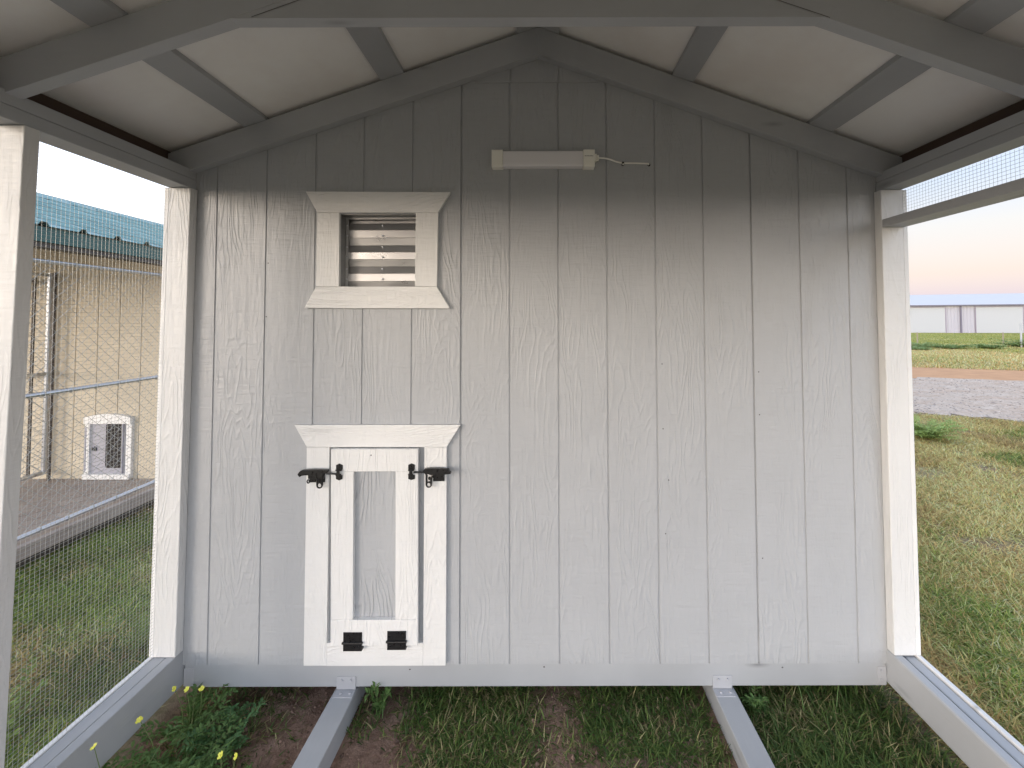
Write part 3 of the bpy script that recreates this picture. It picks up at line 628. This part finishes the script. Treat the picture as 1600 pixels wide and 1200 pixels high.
# inside the run: tufts between bare earth; measured patch borders
def gate(x, a, b, s=0.05): return 1 / (1 + np.exp(-(x - a) / s)) / (1 + np.exp((x - b) / s))
def dens_in(x, y):
    sh = (y - 1.83) * 0.35
    w = (vnoise(x, y, 9, 21) - .5) * 0.12
    d = gate(x + w, -0.50 - sh * .2, -0.06 - sh * 0.6, 0.03) + 0.85 * gate(x + w, 0.17, 0.67, 0.04) * (0.35 + 0.65 * (y > 1.55)) + 0.95 * gate(x + w, 0.80, 1.7, 0.02) + 0.55 * gate(x, -0.78, -0.68, 0.02) * (y > 1.62) + 0.25 * gate(x, -1.5, -1.05)
    return np.clip(d, 0, 1) * np.clip(fbm(x, y, 5, 5) * 3.2, 0, 1)
x, y = pick(210000, -1.45, 1.45, 1.1, 2.5, dens_in); m_ = ~(((x > -0.86) & (x < -0.745)) | ((x > 0.68) & (x < 0.795))); x, y = x[m_], y[m_]
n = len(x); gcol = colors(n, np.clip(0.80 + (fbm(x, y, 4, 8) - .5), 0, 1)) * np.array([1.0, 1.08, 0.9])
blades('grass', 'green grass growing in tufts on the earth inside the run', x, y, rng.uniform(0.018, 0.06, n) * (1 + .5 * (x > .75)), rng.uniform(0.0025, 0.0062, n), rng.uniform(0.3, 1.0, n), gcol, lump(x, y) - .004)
x, y = pick(26000, -1.45, 1.45, 1.1, 2.3, lambda a, b: np.clip(0.12 + gate(a, -0.05, 0.18, 0.04) + .5 * gate(a, .3, .7) * (b < 1.6), 0, 1)); n = len(x)
blades('dry_grass', 'dead straw coloured grass lying on the bare earth inside the run', x, y, rng.uniform(0.015, 0.055, n), rng.uniform(0.0012, 0.003, n), rng.uniform(0.55, 1.0, n), colors(n, np.full(n, 0.05)) * 0.8, lump(x, y) - .002)
# right of the run: matted lawn up to the road
def uf(x, y): return x / np.maximum(y, .1)
def dens_r(x, y): return ((uf(x, y) > 0.80) & (uf(x, y) < 1.32) & (y < near(x) + 0.1) & (x > 1.53)) * np.clip((fbm(x, y, 1.6, 31) - .22) * 3.2, 0.08, 1)
x1_ = rng.random(330000); yy = 1.2 + 6.8 * x1_ ** 1.35; xx = yy * rng.uniform(0.80, 1.32, len(yy)); k = rng.random(len(yy)) < dens_r(xx, yy); x, y = xx[k], yy[k]; n = len(x)
gg = np.clip((fbm(x, y, 0.9, 41) - .46) * 3.4, 0.08, 0.8); val = (0.5 + 0.95 * fbm(x, y, 1.7, 43))[:, None]
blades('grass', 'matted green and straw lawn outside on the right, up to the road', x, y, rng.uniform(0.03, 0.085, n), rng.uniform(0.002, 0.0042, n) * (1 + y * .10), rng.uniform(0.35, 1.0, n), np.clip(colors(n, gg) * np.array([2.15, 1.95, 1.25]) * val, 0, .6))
# left of the run
def dens_l(x, y): return np.clip(0.45 + fbm(x, y, 2.2, 51), 0, 1) * (x < -1.60) * (x > -3.5)
x, y = pick(110000, -3.4, -1.6, 1.0, 4.6, dens_l); n = len(x); gg = np.clip((fbm(x, y, 1.6, 61) - .25) * 2.6, 0.2, 0.95)
blades('grass', 'rough green grass between the run and the kennel deck', x, y, rng.uniform(0.03, 0.08, n), rng.uniform(0.0025, 0.0055, n), rng.uniform(0.3, 1.0, n), np.clip(colors(n, gg) * np.array([2.1, 1.9, 1.35]) * (0.45 + 1.0 * fbm(x, y, 2.6, 63))[:, None], 0, .6))
# far field beyond the dirt
yy = 11 + 36 * rng.random(200000) ** 1.3; xx = yy * rng.uniform(0.84, 1.25, len(yy)); k = (yy > far(xx) - 0.3) & (rng.random(len(yy)) < 0.35 + fbm(xx, yy, 0.35, 71)); x, y = xx[k], yy[k]; n = len(x)
c = colors(n, np.clip(0.25 + (y - 16) * 0.05 + (fbm(x, y, .25, 77) - .5) * 1.2, 0.1, 0.97)) * np.array([2.4, 2.0, 1.5])
blades('field_grass', 'bright yellow green field grass beyond the road', x, y, rng.uniform(0.04, 0.13, n), rng.uniform(0.008, 0.02, n), rng.uniform(0.3, 1.0, n), np.clip(c * np.array([1.15, 1.05, 1.0]), 0, .6))

# ================================================================== weeds
def mat_leaf(name, c, c2):
    m, t, b = mat(name, c, 0.5, spec=0.3); nn = noise(t, coords(t, (1, 1, 1)), 35, 3); rr = ramp(t, [(0.3, c), (0.7, c2)]); t.links.new(nn.outputs[0], rr.inputs[0]); t.links.new(rr.outputs[0], b.inputs['Base Color'])
    tr = N(t, 'ShaderNodeBsdfTranslucent'); t.links.new(rr.outputs[0], tr.inputs[0]); ms = N(t, 'ShaderNodeMixShader'); ms.inputs[0].default_value = 0.25
    t.links.new(b.outputs[0], ms.inputs[1]); t.links.new(tr.outputs[0], ms.inputs[2]); t.links.new(ms.outputs[0], t.nodes['Material Output'].inputs[0]); return m
M['leaf'] = mat_leaf('weed_leaf', (0.08, 0.16, 0.045), (0.16, 0.26, 0.08)); M['leaf2'] = mat_leaf('pale_weed_leaf', (0.14, 0.21, 0.05), (0.24, 0.32, 0.09)); M['leaf3'] = mat_leaf('dark_weed_leaf', (0.07, 0.16, 0.06), (0.13, 0.24, 0.09))
M['leaf5'] = mat_leaf('bright_weed_leaf', (0.22, 0.32, 0.08), (0.36, 0.46, 0.14)); M['leaf4'] = mat_leaf('bush_leaf', (0.15, 0.24, 0.09), (0.26, 0.34, 0.12)); M['stem'] = mat('weed_stem', (0.13, 0.18, 0.06), 0.6)[0]; M['petal'] = mat('yellow_petal', (0.82, 0.80, 0.12), 0.5)[0]
def leaf(mb, p, d, L, Wd, droop=0.3):
    d = Vector(d).normalized(); s = d.cross(Vector((0, 0, 1)));  s = s.normalized() if s.length > 1e-3 else Vector((1, 0, 0)); nrm = s.cross(d)
    p = Vector(p); a = p + d * L * .35 - nrm * 0; b = p + d * L * .7 - Vector((0, 0, L * droop * .3)); e = p + d * L - Vector((0, 0, L * droop))
    up = nrm * Wd * 0.15
    mb.add([p, a - s * Wd / 2 + up, a, a + s * Wd / 2 + up, b - s * Wd * .42 + up, b, b + s * Wd * .42 + up, e], [(0, 1, 2), (0, 2, 3), (1, 4, 5, 2), (2, 5, 6, 3), (4, 7, 5), (5, 7, 6)])
def weed(loc, label, rad, height, nst, lm, group, flowers=(), leaflet=0.020, name='flowering_weed', cat='plant', stalk=True):
    t = thing(name, loc, label, cat, group); st = MB(); lf = MB(); L0 = Vector(loc)
    for i in range(nst):
        a = random.uniform(0, 2 * math.pi); rr = rad * random.uniform(0.35, 1.0); hh = height * random.uniform(0.35, 1.0)
        pts = []
        for k in range(6):
            q = k / 5; pts.append(L0 + Vector((math.cos(a) * rr * q ** 0.8 + random.uniform(-1, 1) * .004, math.sin(a) * rr * q ** 0.8 + random.uniform(-1, 1) * .004, hh * (1 - (1 - q) ** 1.8))))
        st.tube(pts, [0.0016, 0.0015, 0.0013, 0.0011, 0.0009, 0.0006], 5)
        nl = 9
        for k in range(1, nl + 1):
            q = k / nl; j = min(int(q * 5), 4); f_ = q * 5 - j; p = pts[j].lerp(pts[j + 1], f_); d = (pts[j + 1] - pts[j]).normalized()
            for s in (-1, 1):
                side = d.cross(Vector((0, 0, 1))).normalized() * s; dd = (d * random.uniform(.3, .9) + side + Vector((0, 0, random.uniform(-.1, .5))))
                leaf(lf, p, dd, leaflet * random.uniform(.8, 1.9), leaflet * random.uniform(.35, .6), random.uniform(0, .5))
    st.build('stem', M['stem'], t); lf.build('leaves', lm, t)
    for fx, fy, fz in flowers:
        fl = MB(); c = Vector((fx, fy, fz)); base = Vector((L0.x * .6 + fx * .4 + random.uniform(-.01, .01), L0.y * .6 + fy * .4, 0.02))
        if stalk:
            MB().tube([base, base.lerp(c, .5) + Vector((0.008, 0, 0.01)), c], [0.0016, 0.0013, 0.001], 5).build('flower_stalk', M['stem'], t)
        tl = Vector((random.uniform(-.9, .9), random.uniform(-1.1, -.2), 0.7)).normalized(); ax = tl.orthogonal().normalized(); ay = tl.cross(ax)
        for k in range(5):
            a = 2 * math.pi * k / 5; d = ax * math.cos(a) + ay * math.sin(a); e = ax * -math.sin(a) + ay * math.cos(a); R_ = random.uniform(0.0085, 0.0115)
            fl.add([c, c + d * R_ * .6 - e * R_ * .45 + tl * .001, c + d * R_ - e * R_ * .3 + tl * .003, c + d * R_ + e * R_ * .3 + tl * .003, c + d * R_ * .6 + e * R_ * .45 + tl * .001], [(0, 1, 2, 3, 4)])
        fl.tube([c, c + tl * 0.003], 0.0022, 6); fl.build('flower', M['petal'], t)
    return t
GW = 'leafy weeds along the left rail inside the run'
weed((-1.36, 1.66, 0), 'leafy weed with yellow flowers in the far left corner of the run', 0.15, 0.13, 26, M['leaf'], GW, [(-1.4277, 1.66, 0.173), (-1.3471, 1.62, 0.205), (-1.3233, 1.66, 0.171)])
weed((-1.27, 1.50, 0), 'low leafy weed with one yellow flower leaning on the left rail', 0.17, 0.12, 28, M['leaf'], GW, [(-1.4389, 1.53, 0.178)])
weed((-1.10, 1.44, 0), 'low weed with two bright yellow flowers beside the bare earth', 0.12, 0.09, 18, M['leaf'], GW, [(-1.0862, 1.45, 0.134), (-1.0342, 1.45, 0.130)])
weed((-1.36, 1.38, 0), 'leafy weed with a tall yellow flower nearest the camera on the left', 0.18, 0.15, 28, M['leaf'], GW, [(-1.4207, 1.36, 0.252)])
weed((-1.18, 1.60, 0), 'flowerless leafy weed in the middle of the left corner clump', 0.14, 0.11, 20, M['leaf3'], GW)
weed((0.862, 1.72, 0), 'small clover like weed beside the right skid under the wall', 0.05, 0.13, 7, M['leaf'], GW, name='small_weed', leaflet=0.020)
weed((-0.66, 1.73, 0), 'thin green shoots beside the left skid under the wall', 0.05, 0.12, 6, M['leaf'], GW, name='small_weed', leaflet=0.020)
weed((-2.05, 1.65, 0), 'pale green weed just outside the left wire mesh', 0.16, 0.22, 16, M['leaf2'], 'weeds outside on the left', [(-2.08, 1.62, 0.2)])
weed((-1.95, 2.05, 0), 'taller pale weed outside the left mesh near the corner post', 0.14, 0.28, 10, M['leaf2'], 'weeds outside on the left')
weed((5.15, 5.62, 0), 'bright green leafy weed clump beside the gravel road', 0.42, 0.26, 100, M['leaf5'], None, name='weed_clump', leaflet=0.036)
for i, (x, y, s, lab) in enumerate([(20.6, 22.9, 1.5, 'dark green bush at left of the far field, next to the white post'), (22.2, 22.6, 1.2, 'wide dark green bush in the middle of the far field'), (24.0, 22.4, 0.9, 'small dark green bush with thin shoots in the far field'), (27.0, 23.6, 1.5, 'dark green bush at the right edge of the far field'), (19.4, 21.8, 0.8, 'low green bush nearest the white post in the far field')]):
    weed((x, y, 0), lab, s * random.uniform(.7, 1.1), s * random.uniform(.14, .30), 60, M['leaf4'], 'bushes in the far field', name='field_bush', leaflet=0.11, cat='bush')
# tall single blades seen against the sill and over the lawn
def tuft(loc, label, hgts, name='grass_tuft', m=None, spread=0.03, w=0.004):
    t = thing(name, loc, label, 'grass', None); mb = MB()
    for h in hgts:
        a = random.uniform(0, 6.28); d = Vector((math.cos(a), math.sin(a), 0)) * h * random.uniform(.25, .7); p = Vector(loc) + Vector((random.uniform(-1, 1) * spread, random.uniform(-1, 1) * spread, 0)); s = Vector((-d.y, d.x, 0)).normalized() * w / 2
        rows = [(p + d * q ** 2 + Vector((0, 0, h * (q - .25 * q ** 3)))) for q in (0, .3, .6, .85, 1)]; ww = (1, .9, .7, .4, .05)
        vs = []; [vs.extend((c_ - s * k, c_ + s * k)) for c_, k in zip(rows, ww)]
        MB().add(vs, [(i * 2, i * 2 + 1, i * 2 + 3, i * 2 + 2) for i in range(4)]).build('blade', m or M['leaf'], t)
    return t
tuft((-0.645, 1.70, 0), 'tall tuft of green blades rising in front of the sill right of the left skid', [0.20, 0.15, 0.12, 0.12, 0.10, 0.09, 0.09, 0.08, .07])
tuft((-1.26, 1.56, 0), 'long single blades arching over the weeds in the left corner', [0.26, 0.24, 0.18, 0.2], w=0.006)
tuft((-0.32, 1.62, 0), 'pale yellow green tuft in the middle grass patch', [0.13, 0.12, 0.11, 0.1, 0.09], m=M['leaf2'])
straw = mat('straw', (0.45, 0.38, 0.24), 0.6)[0]
tuft((3.05, 3.15, 0), 'dry straw stalks standing in the right lawn near the post', [0.22, 0.2, 0.17, 0.15, 0.12], name='straw_tuft', m=straw, spread=0.07)
tuft((2.35, 2.15, 0), 'pale arched grass stalks in the right lawn close to the rail', [0.24, 0.2, 0.16, 0.2, 0.14], name='straw_tuft', m=straw, spread=0.12)
tuft((1.12, 1.62, 0), 'long green blades in the dark grass inside the run on the right', [0.17, 0.15, 0.16, 0.13, 0.12, 0.12, .1, .1], spread=0.12)

# ================================================================== neighbouring kennel (left)
ken = thing('kennel_building', (-4.6, 3.9, 0), 'cream kennel building with teal metal roof and raised deck, left of the run', 'building')
def cream():
    m, t, b = mat('cream_siding', (0.62, 0.52, 0.37), 0.6); n1 = noise(t, coords(t, (25, 25, 3)), 1, 4); n2 = noise(t, coords(t, (1, 1, 1)), 3, 4)
    rr = ramp(t, [(0.3, (0.50, 0.44, 0.34)), (0.7, (0.57, 0.51, 0.40))]); t.links.new(n2.outputs[0], rr.inputs[0]); t.links.new(rr.outputs[0], b.inputs['Base Color']); bump(t, b, n1.outputs[0], 0.4, 0.002); return m
CR = cream()
KY = 3.9; gk = [-3.5428 - 0.2035 * k for k in range(-1, 16)]
mb = MB(); pf = [(-6.75, KY)]
for g in sorted(gk):
    if -6.7 < g < -3.36: pf += [(g - .004, KY), (g - .0025, KY + .006), (g + .0025, KY + .006), (g + .004, KY)]
pf.append((-3.35, KY))
KT = lambda x: 2.16 + 0.35 * ((-3.25 - x) if x > -5 else (x + 6.75))
for (a, ya), (b, yb) in zip(pf, pf[1:]): mb.add([(a, ya, 0.14), (b, yb, 0.14), (b, yb, KT(b)), (a, ya, KT(a))], [(0, 1, 2, 3)])
o = mb.build('wall', CR, ken)
bm = bmesh.new(); bm.from_mesh(o.data); bmesh.ops.remove_doubles(bm, verts=bm.verts, dist=1e-5); bmesh.ops.recalc_face_normals(bm, faces=bm.faces)
if sum(f.normal.y for f in bm.faces) > 0: bmesh.ops.reverse_faces(bm, faces=bm.faces)
bm.to_mesh(o.data); bm.free(); sm = o.modifiers.new('thickness', 'SOLIDIFY'); sm.thickness = .03; sm.offset = -1
MB().box(-3.38, -3.35, KY + .045, 9.0, 0.14, 2.1).build('wall', CR, ken); MB().box(-6.75, -6.72, KY + .045, 9.0, 0.14, 2.1).build('wall', CR, ken); MB().box(-6.71, -3.39, 8.97, 9.0, 0.14, 2.1).build('wall', CR, ken)
def teal():
    m, t, b = mat('teal_metal_roof', (0.10, 0.20, 0.20), 0.5, 0.0); n1 = noise(t, coords(t, (1, 1, 1)), 3, 3); rr = ramp(t, [(0.3, (0.085, 0.19, 0.195)), (0.7, (0.13, 0.26, 0.265))]); t.links.new(n1.outputs[0], rr.inputs[0]); t.links.new(rr.outputs[0], b.inputs['Base Color']); return m
TL = teal()
rm = MB(); ys = []; y = 0.6
while y < 9.2: ys += [(y, 0), (y + .165, 0), (y + .18, .022), (y + .21, .022), (y + .225, 0)]; y += .235
for sx, xe in ((1, -3.22), (-1, -6.78)):
    for (ya, ha), (yb, hb) in zip(ys, ys[1:]):
        if yb - ya < 1e-6: continue
        rm.add([(xe, ya, 2.222 + ha), (xe, yb, 2.222 + hb), (-5, yb, 2.845 + hb), (-5, ya, 2.845 + ha)], [(0, 1, 2, 3)])
ro_ = rm.build('roof', TL, ken); sm = ro_.modifiers.new('thickness', 'SOLIDIFY'); sm.thickness = .004
MB().prism([(-5.16, 2.80), (-5, 2.875), (-4.84, 2.80), (-5, 2.88)], 0.6, 9.2).build('ridge_cap', TL, ken)
MB().box(-3.252, -3.235, 0.62, 9.15, 2.118, 2.215).build('fascia', mat('teal_fascia', (0.05, 0.12, 0.115), 0.5)[0], ken)
MB().box(-3.36, -3.253, 0.64, 9.1, 2.085, 2.115).build('soffit', mat('shadow_dark_soffit', (0.10, 0.09, 0.085), 0.7)[0], ken)  # coloured dark for the band of shadow below the fascia
for sx in (-1,):
    p = [(-3.36, 2.13), (-5, 2.70), (-5, 2.69), (-3.36, 2.12)]; MB().prism(p, 0.66, KY - .003).build('ceiling', CR, ken)
    MB().prism([(-6.64, 2.13), (-5.001, 2.70), (-5.001, 2.69), (-6.64, 2.12)], 0.66, KY - .003).build('ceiling', CR, ken)
for y in (0.7,):
    MB().box(-3.40, -3.31, y, y + .09, 0.1725, 2.0845).build('porch_post', CR, ken)
# deck
def deckmat():
    m, t, b = mat('weathered_deck', (0.3, 0.25, 0.22), 0.75)
    mpn = coords(t, (1, 1, 1)); mpn.inputs['Rotation'].default_value = (0, 0, math.radians(-56))
    n1 = noise(t, coords(t, (3, 3, 3)), 2, 5); rr = ramp(t, [(0.3, (0.30, 0.25, 0.22)), (0.7, (0.40, 0.345, 0.305))]); t.links.new(n1.outputs[0], rr.inputs[0]); t.links.new(rr.outputs[0], b.inputs['Base Color'])
    n2 = noise(t, coords(t, (40, 40, 8)), 1, 3); bump(t, b, n2.outputs[0], 0.4, 0.003); return m
DK = deckmat()
# boards laid diagonally, clipped to the deck outline
bmd = bmesh.new(); ang = math.radians(56); d = Vector((math.cos(ang), math.sin(ang), 0)); nrm = Vector((-d.y, d.x, 0)); cen = Vector((-4.9, 2.3, 0))
for k in range(-26, 27):
    c = cen + nrm * k * 0.142; vs = []
    for z in (0.118, 0.144):
        for a, b in ((-4, -.065), (4, -.065), (4, .065), (-4, .065)): vs.append(bmd.verts.new(c + d * a + nrm * b + Vector((0, 0, z))))
    for q in ((0, 3, 2, 1), (4, 5, 6, 7), (0, 1, 5, 4), (1, 2, 6, 5), (2, 3, 7, 6), (3, 0, 4, 7)): bmd.faces.new([vs[i] for i in q])
for co, no in (((-3.40, 0, 0), (1, 0, 0)), ((-6.6, 0, 0), (-1, 0, 0)), ((0, 0.66, 0), (0, -1, 0)), ((0, KY - .004, 0), (0, 1, 0))):
    gm_ = bmesh.ops.bisect_plane(bmd, geom=bmd.verts[:] + bmd.edges[:] + bmd.faces[:], plane_co=co, plane_no=no, clear_outer=True)
    bmesh.ops.holes_fill(bmd, edges=[e for e in bmd.edges if e.is_boundary])
me = bpy.data.meshes.new('deck'); bmd.to_mesh(me); bmd.free(); me.materials.append(DK)
dk = bpy.data.objects.new('deck', me); COL.objects.link(dk); dk.parent = ken; dk.matrix_parent_inverse = Matrix.Translation(-Vector(ken.location))
MB().box(-3.399, -3.30, 0.66, KY, 0.150, 0.172).build('deck_edge', DK, ken, .003)
MB().box(-3.325, -3.302, 0.66, KY, 0.085, 0.1495).build('deck_edge', DK, ken, .002)
MB().box(-3.46, -3.35, 0.66, KY, 0.03, 0.084).build('deck_skid', mat('dark_timber', (0.09, 0.075, 0.065), 0.85)[0], ken)
MB().box(-6.60, -6.5, 0.66, KY, 0.0, 0.117).build('deck_skid', DK, ken)
# dog door
PW = mat('white_plastic', (0.80, 0.80, 0.80), 0.35)[0]; PG = mat('grey_flap', (0.36, 0.36, 0.42), 0.4)[0]
ap = [(-4.215, 0.655)] + [(-4.215 + 0.43 * q, 0.695 + 0.05 * math.sin(math.pi * (0.12 + 0.76 * q))) for q in np.linspace(0, 1, 11)] + [(-3.785, 0.655)]
dd = MB().prism(ap, KY - 0.045, KY - .0005).box(-4.215, -3.785, KY - 0.045, KY - .0005, 0.149, 0.195).box(-4.215, -4.172, KY - .030, KY - .0005, 0.1955, 0.6545).box(-3.835, -3.785, KY - .030, KY - .0005, 0.1955, 0.6545)
ddo = dd.build('dog_door', PW, ken, .003)
MB().box(-4.1715, -3.8355, KY - .012, KY - .0008, 0.1955, 0.6545).build('flap', PG, ddo)
rr_ = []; x0, x1, z0, z1, rc = -4.035, -3.885, 0.245, 0.650, 0.02
for cx, cz, a0 in ((x1 - rc, z1 - rc, 0), (x0 + rc, z1 - rc, 90), (x0 + rc, z0 + rc, 180), (x1 - rc, z0 + rc, 270)):
    for k in range(5): a = math.radians(a0 + 22.5 * k); rr_.append((cx + rc * math.cos(a), cz + rc * math.sin(a)))
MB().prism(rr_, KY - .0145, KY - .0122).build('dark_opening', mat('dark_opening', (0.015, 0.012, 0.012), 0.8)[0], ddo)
MB().box(-4.160, -4.118, KY - .020, KY - .0123, 0.405, 0.432).tube([(-4.135, KY - .018, 0.44), (-4.12, KY - .018, 0.425), (-4.125, KY - .018, .40)], .006, 6).build('catch', M['black'], ddo)
MB().box(-4.212, -4.2, KY - .034, KY - .0302, 0.22, 0.62).box(-3.868, -3.860, KY - .034, KY - .0302 + .018, 0.2, 0.65).build('side_track', PG, ddo)

def chainlink(mb, x, y0, y1, z0, z1, p=0.082, rad=0.0016):
    L = z1 - z0
    k0 = int(math.floor((y0 - L) / p)); k1 = int(math.ceil((y1 + L) / p))
    for k in range(k0, k1 + 1):
        for s in (1, -1):
            # line y = k*p + s*(z - z0)
            c = k * p; pts = []
            ya, yb = (c, c + L) if s == 1 else (c, c - L)
            t0, t1 = 0.0, 1.0
            dy = yb - ya
            for bnd, sg in ((y0, 1), (y1, -1)):
                if abs(dy) < 1e-9: continue
                tt = (bnd - ya) / dy
                if (dy > 0) == (sg == 1): t0 = max(t0, tt)
                else: t1 = min(t1, tt)
            if t1 - t0 < 0.01: continue
            P0 = (x + s * .0015, ya + dy * t0, z0 + L * t0); P1 = (x + s * .0015, ya + dy * t1, z0 + L * t1); mb.tube([P0, P1], rad, 4, False)
def cl_panel(x, y0, y1, z0, z1, zm, label, extra=None, ties=True):
    t = thing('chain_link_panel', (x, (y0 + y1) / 2, 0.17), label, 'fence', 'chain link panels of the kennel')
    for z, n_, r_ in ((z1, 'top_rail', .014), (zm, 'middle_rail', .016), (z0, 'bottom_rail', .016)):
        m = MB(); m.tube([(x, y0, z), (x, y1, z)], r_, 10); rl = m.build(n_, M['galv'], t, smooth=True)
        if ties:
            y = y0 + .04; tb_ = MB()
            tb_.tube([(x + (r_ + .003) * math.cos(k), y + .006 * math.sin(k), z + (r_ + .003) * math.sin(k)) for k in np.linspace(0, 2 * math.pi, 9)], .0022, 4, False)
            tie = tb_.build('wire_tie', M['wire'], rl); kk = 1
            while y + kk * .164 < y1: c2 = tie.copy(); COL.objects.link(c2); c2.parent = rl; c2.location.y = kk * .164; kk += 1
    m = MB(); chainlink(m, x, y0, y1, z0, z1); m.build('chain_mesh', M['wire'], t)
    for y in (y0, y1):
        m = MB(); m.tube([(x, y, z0), (x, y, z1 + .02)], .017, 10); m.build('post', M['galv'], t, smooth=True)
    return t
cl_panel(-3.345, 0.80, 3.86, 0.215, 2.005, 1.114, 'long chain link side of the kennel run facing the coop, with bright rails')
cl_panel(-4.57, 0.80, 3.86, 0.215, 2.028, 1.117, 'chain link divider standing deeper inside the kennel porch', ties=False)
DP = mat('dark_steel', (0.10, 0.085, 0.075), 0.5, 0.6)[0]
fd = thing('gate_frame', (-4.60, 3.80, 0.15), 'dark slim steel gate frame beside the chain link divider', 'gate')
MB().tube([(-4.50, 3.84, 0.15), (-4.50, 3.84, 2.05)], .013, 8).build('upright', DP, fd); MB().tube([(-4.64, 3.80, 0.2), (-4.64, 3.80, 2.0)], .012, 8).build('upright', DP, fd)
MB().tube([(-4.64, 3.80, 1.975), (-5.6, 3.80, 1.975)], .014, 8).build('cross_bar', DP, fd); MB().tube([(-4.64, 3.80, 1.11), (-5.6, 3.80, 1.06)], .014, 8).build('cross_bar', DP, fd)

# ================================================================== storage building (right, far)
sh = thing('storage_building', (48, 47.5, 0), 'long pale metal storage building with roll up doors across the field', 'building')
P0 = Vector((43.3, 49.0, 0)); D = Vector((10.1, -3.0, 0)).normalized(); Nn = Vector((-D.y, D.x, 0))      # Nn points away from the camera
def q(s, d, z): v = P0 + D * s + Nn * d; return (v.x, v.y, z)
def qbox(mb, s0, s1, d0, d1, z0, z1):
    return mb.add([q(s0, d0, z0), q(s1, d0, z0), q(s1, d1, z0), q(s0, d1, z0), q(s0, d0, z1), q(s1, d0, z1), q(s1, d1, z1), q(s0, d1, z1)], [(0, 3, 2, 1), (4, 5, 6, 7), (0, 1, 5, 4), (1, 2, 6, 5), (2, 3, 7, 6), (3, 0, 4, 7)])
lil = mat('pale_lilac_metal', (0.37, 0.36, 0.42), 0.45)[0]; wht = mat('white_door_metal', (0.385, 0.395, 0.43), 0.5)[0]; rfm = mat('pale_metal_roof', (0.43, 0.435, 0.45), 0.5)[0]; drk = mat('dark_trim', (0.14, 0.13, 0.18), 0.5)[0]
def proj_s(u_): # distance along the front where the view ray of slope u_ meets it
    return (u_ * P0.y - P0.x) / (D.x - u_ * D.y)
s0, s1 = -14, 26; w = MB(); s = s0
while s < s1: w.add([q(s, 0, 0), q(s + .22, 0, 0), q(s + .22, 0, 3.14), q(s, 0, 3.14)], [(0, 1, 2, 3)]); w.add([q(s + .22, 0, 0), q(s + .25, -.03, 0), q(s + .25, -.03, 3.14), q(s + .22, 0, 3.14)], [(0, 1, 2, 3)]); w.add([q(s + .25, -.03, 0), q(s + .3, 0, 0), q(s + .3, 0, 3.14), q(s + .25, -.03, 3.14)], [(0, 1, 2, 3)]); s += .3
qbox(w, s0, s1 + .1, 0.05, 12, 0, 3.1); w.build('wall', lil, sh)
rf = MB(); rf.add([q(s0, -.3, 3.2), q(s1, -.3, 3.2), q(s1, 6, 4.72), q(s0, 6, 4.72), q(s1, 12.3, 3.2), q(s0, 12.3, 3.2)], [(0, 1, 2, 3), (3, 2, 4, 5)]); rfo = rf.build('roof', rfm, sh); sm = rfo.modifiers.new('thickness', 'SOLIDIFY'); sm.thickness = .06
gt = MB(); qbox(gt, s0, s1, -.42, -.31, 3.10, 3.22); gt.build('gutter', drk, sh)
def su(px): return proj_s((px - 846) / 650 * 0.9997)
for a, b in ((1340, 1476), (1524, 1597.5), (1625, 1700)):
    sa, sb = su(a), su(b); d_ = MB(); qbox(d_, sa, sb, -.10, -.035, 0.02, 2.93); k = 0
    do = d_.build('roll_up_door', wht, sh)
    f_ = MB(); qbox(f_, sa - .06, sa - .005, -.13, -.035, 0, 2.94); qbox(f_, sb + .005, sb + .07, -.13, -.035, 0, 2.94); qbox(f_, sa - .06, sb + .07, -.13, -.035, 2.945, 3.0); f_.build('door_frame', mat('mauve_trim', (0.26, 0.23, 0.29), 0.5)[0], do)
sd_ = su(1500.5); g = MB(); qbox(g, sd_ - .06, sd_ + .06, -.16, -.05, 0, 3.1); g.build('downspout', drk, sh)
wp = MB().box(26.9, 26.98, 24.0, 24.08, 0, 1.4); 
t = thing('marker_post', (26.7, 23.2, 0), 'thin white post at the far right of the field', 'post'); MB().tube([(26.7, 23.2, 0), (26.7, 23.2, 1.35)], .04, 8).build('shaft', wht, t)
for i, (x, y, lab) in enumerate([(23.9, 26.5, 'thin wooden stake on the left of the far field'), (28.8, 26.0, 'thin wooden stake on the right of the far field')]):
    t = thing('field_stake', (x, y, 0), lab, 'stake', 'stakes in the far field'); MB().tube([(x, y, 0), (x, y, 0.75)], .04, 6).build('shaft', mat('grey_stake', (0.25, 0.22, 0.16), 0.8)[0] if i == 0 else bpy.data.materials['grey_stake'], t)

for o in bpy.data.objects:
    if '_root' in o: del o['_root']
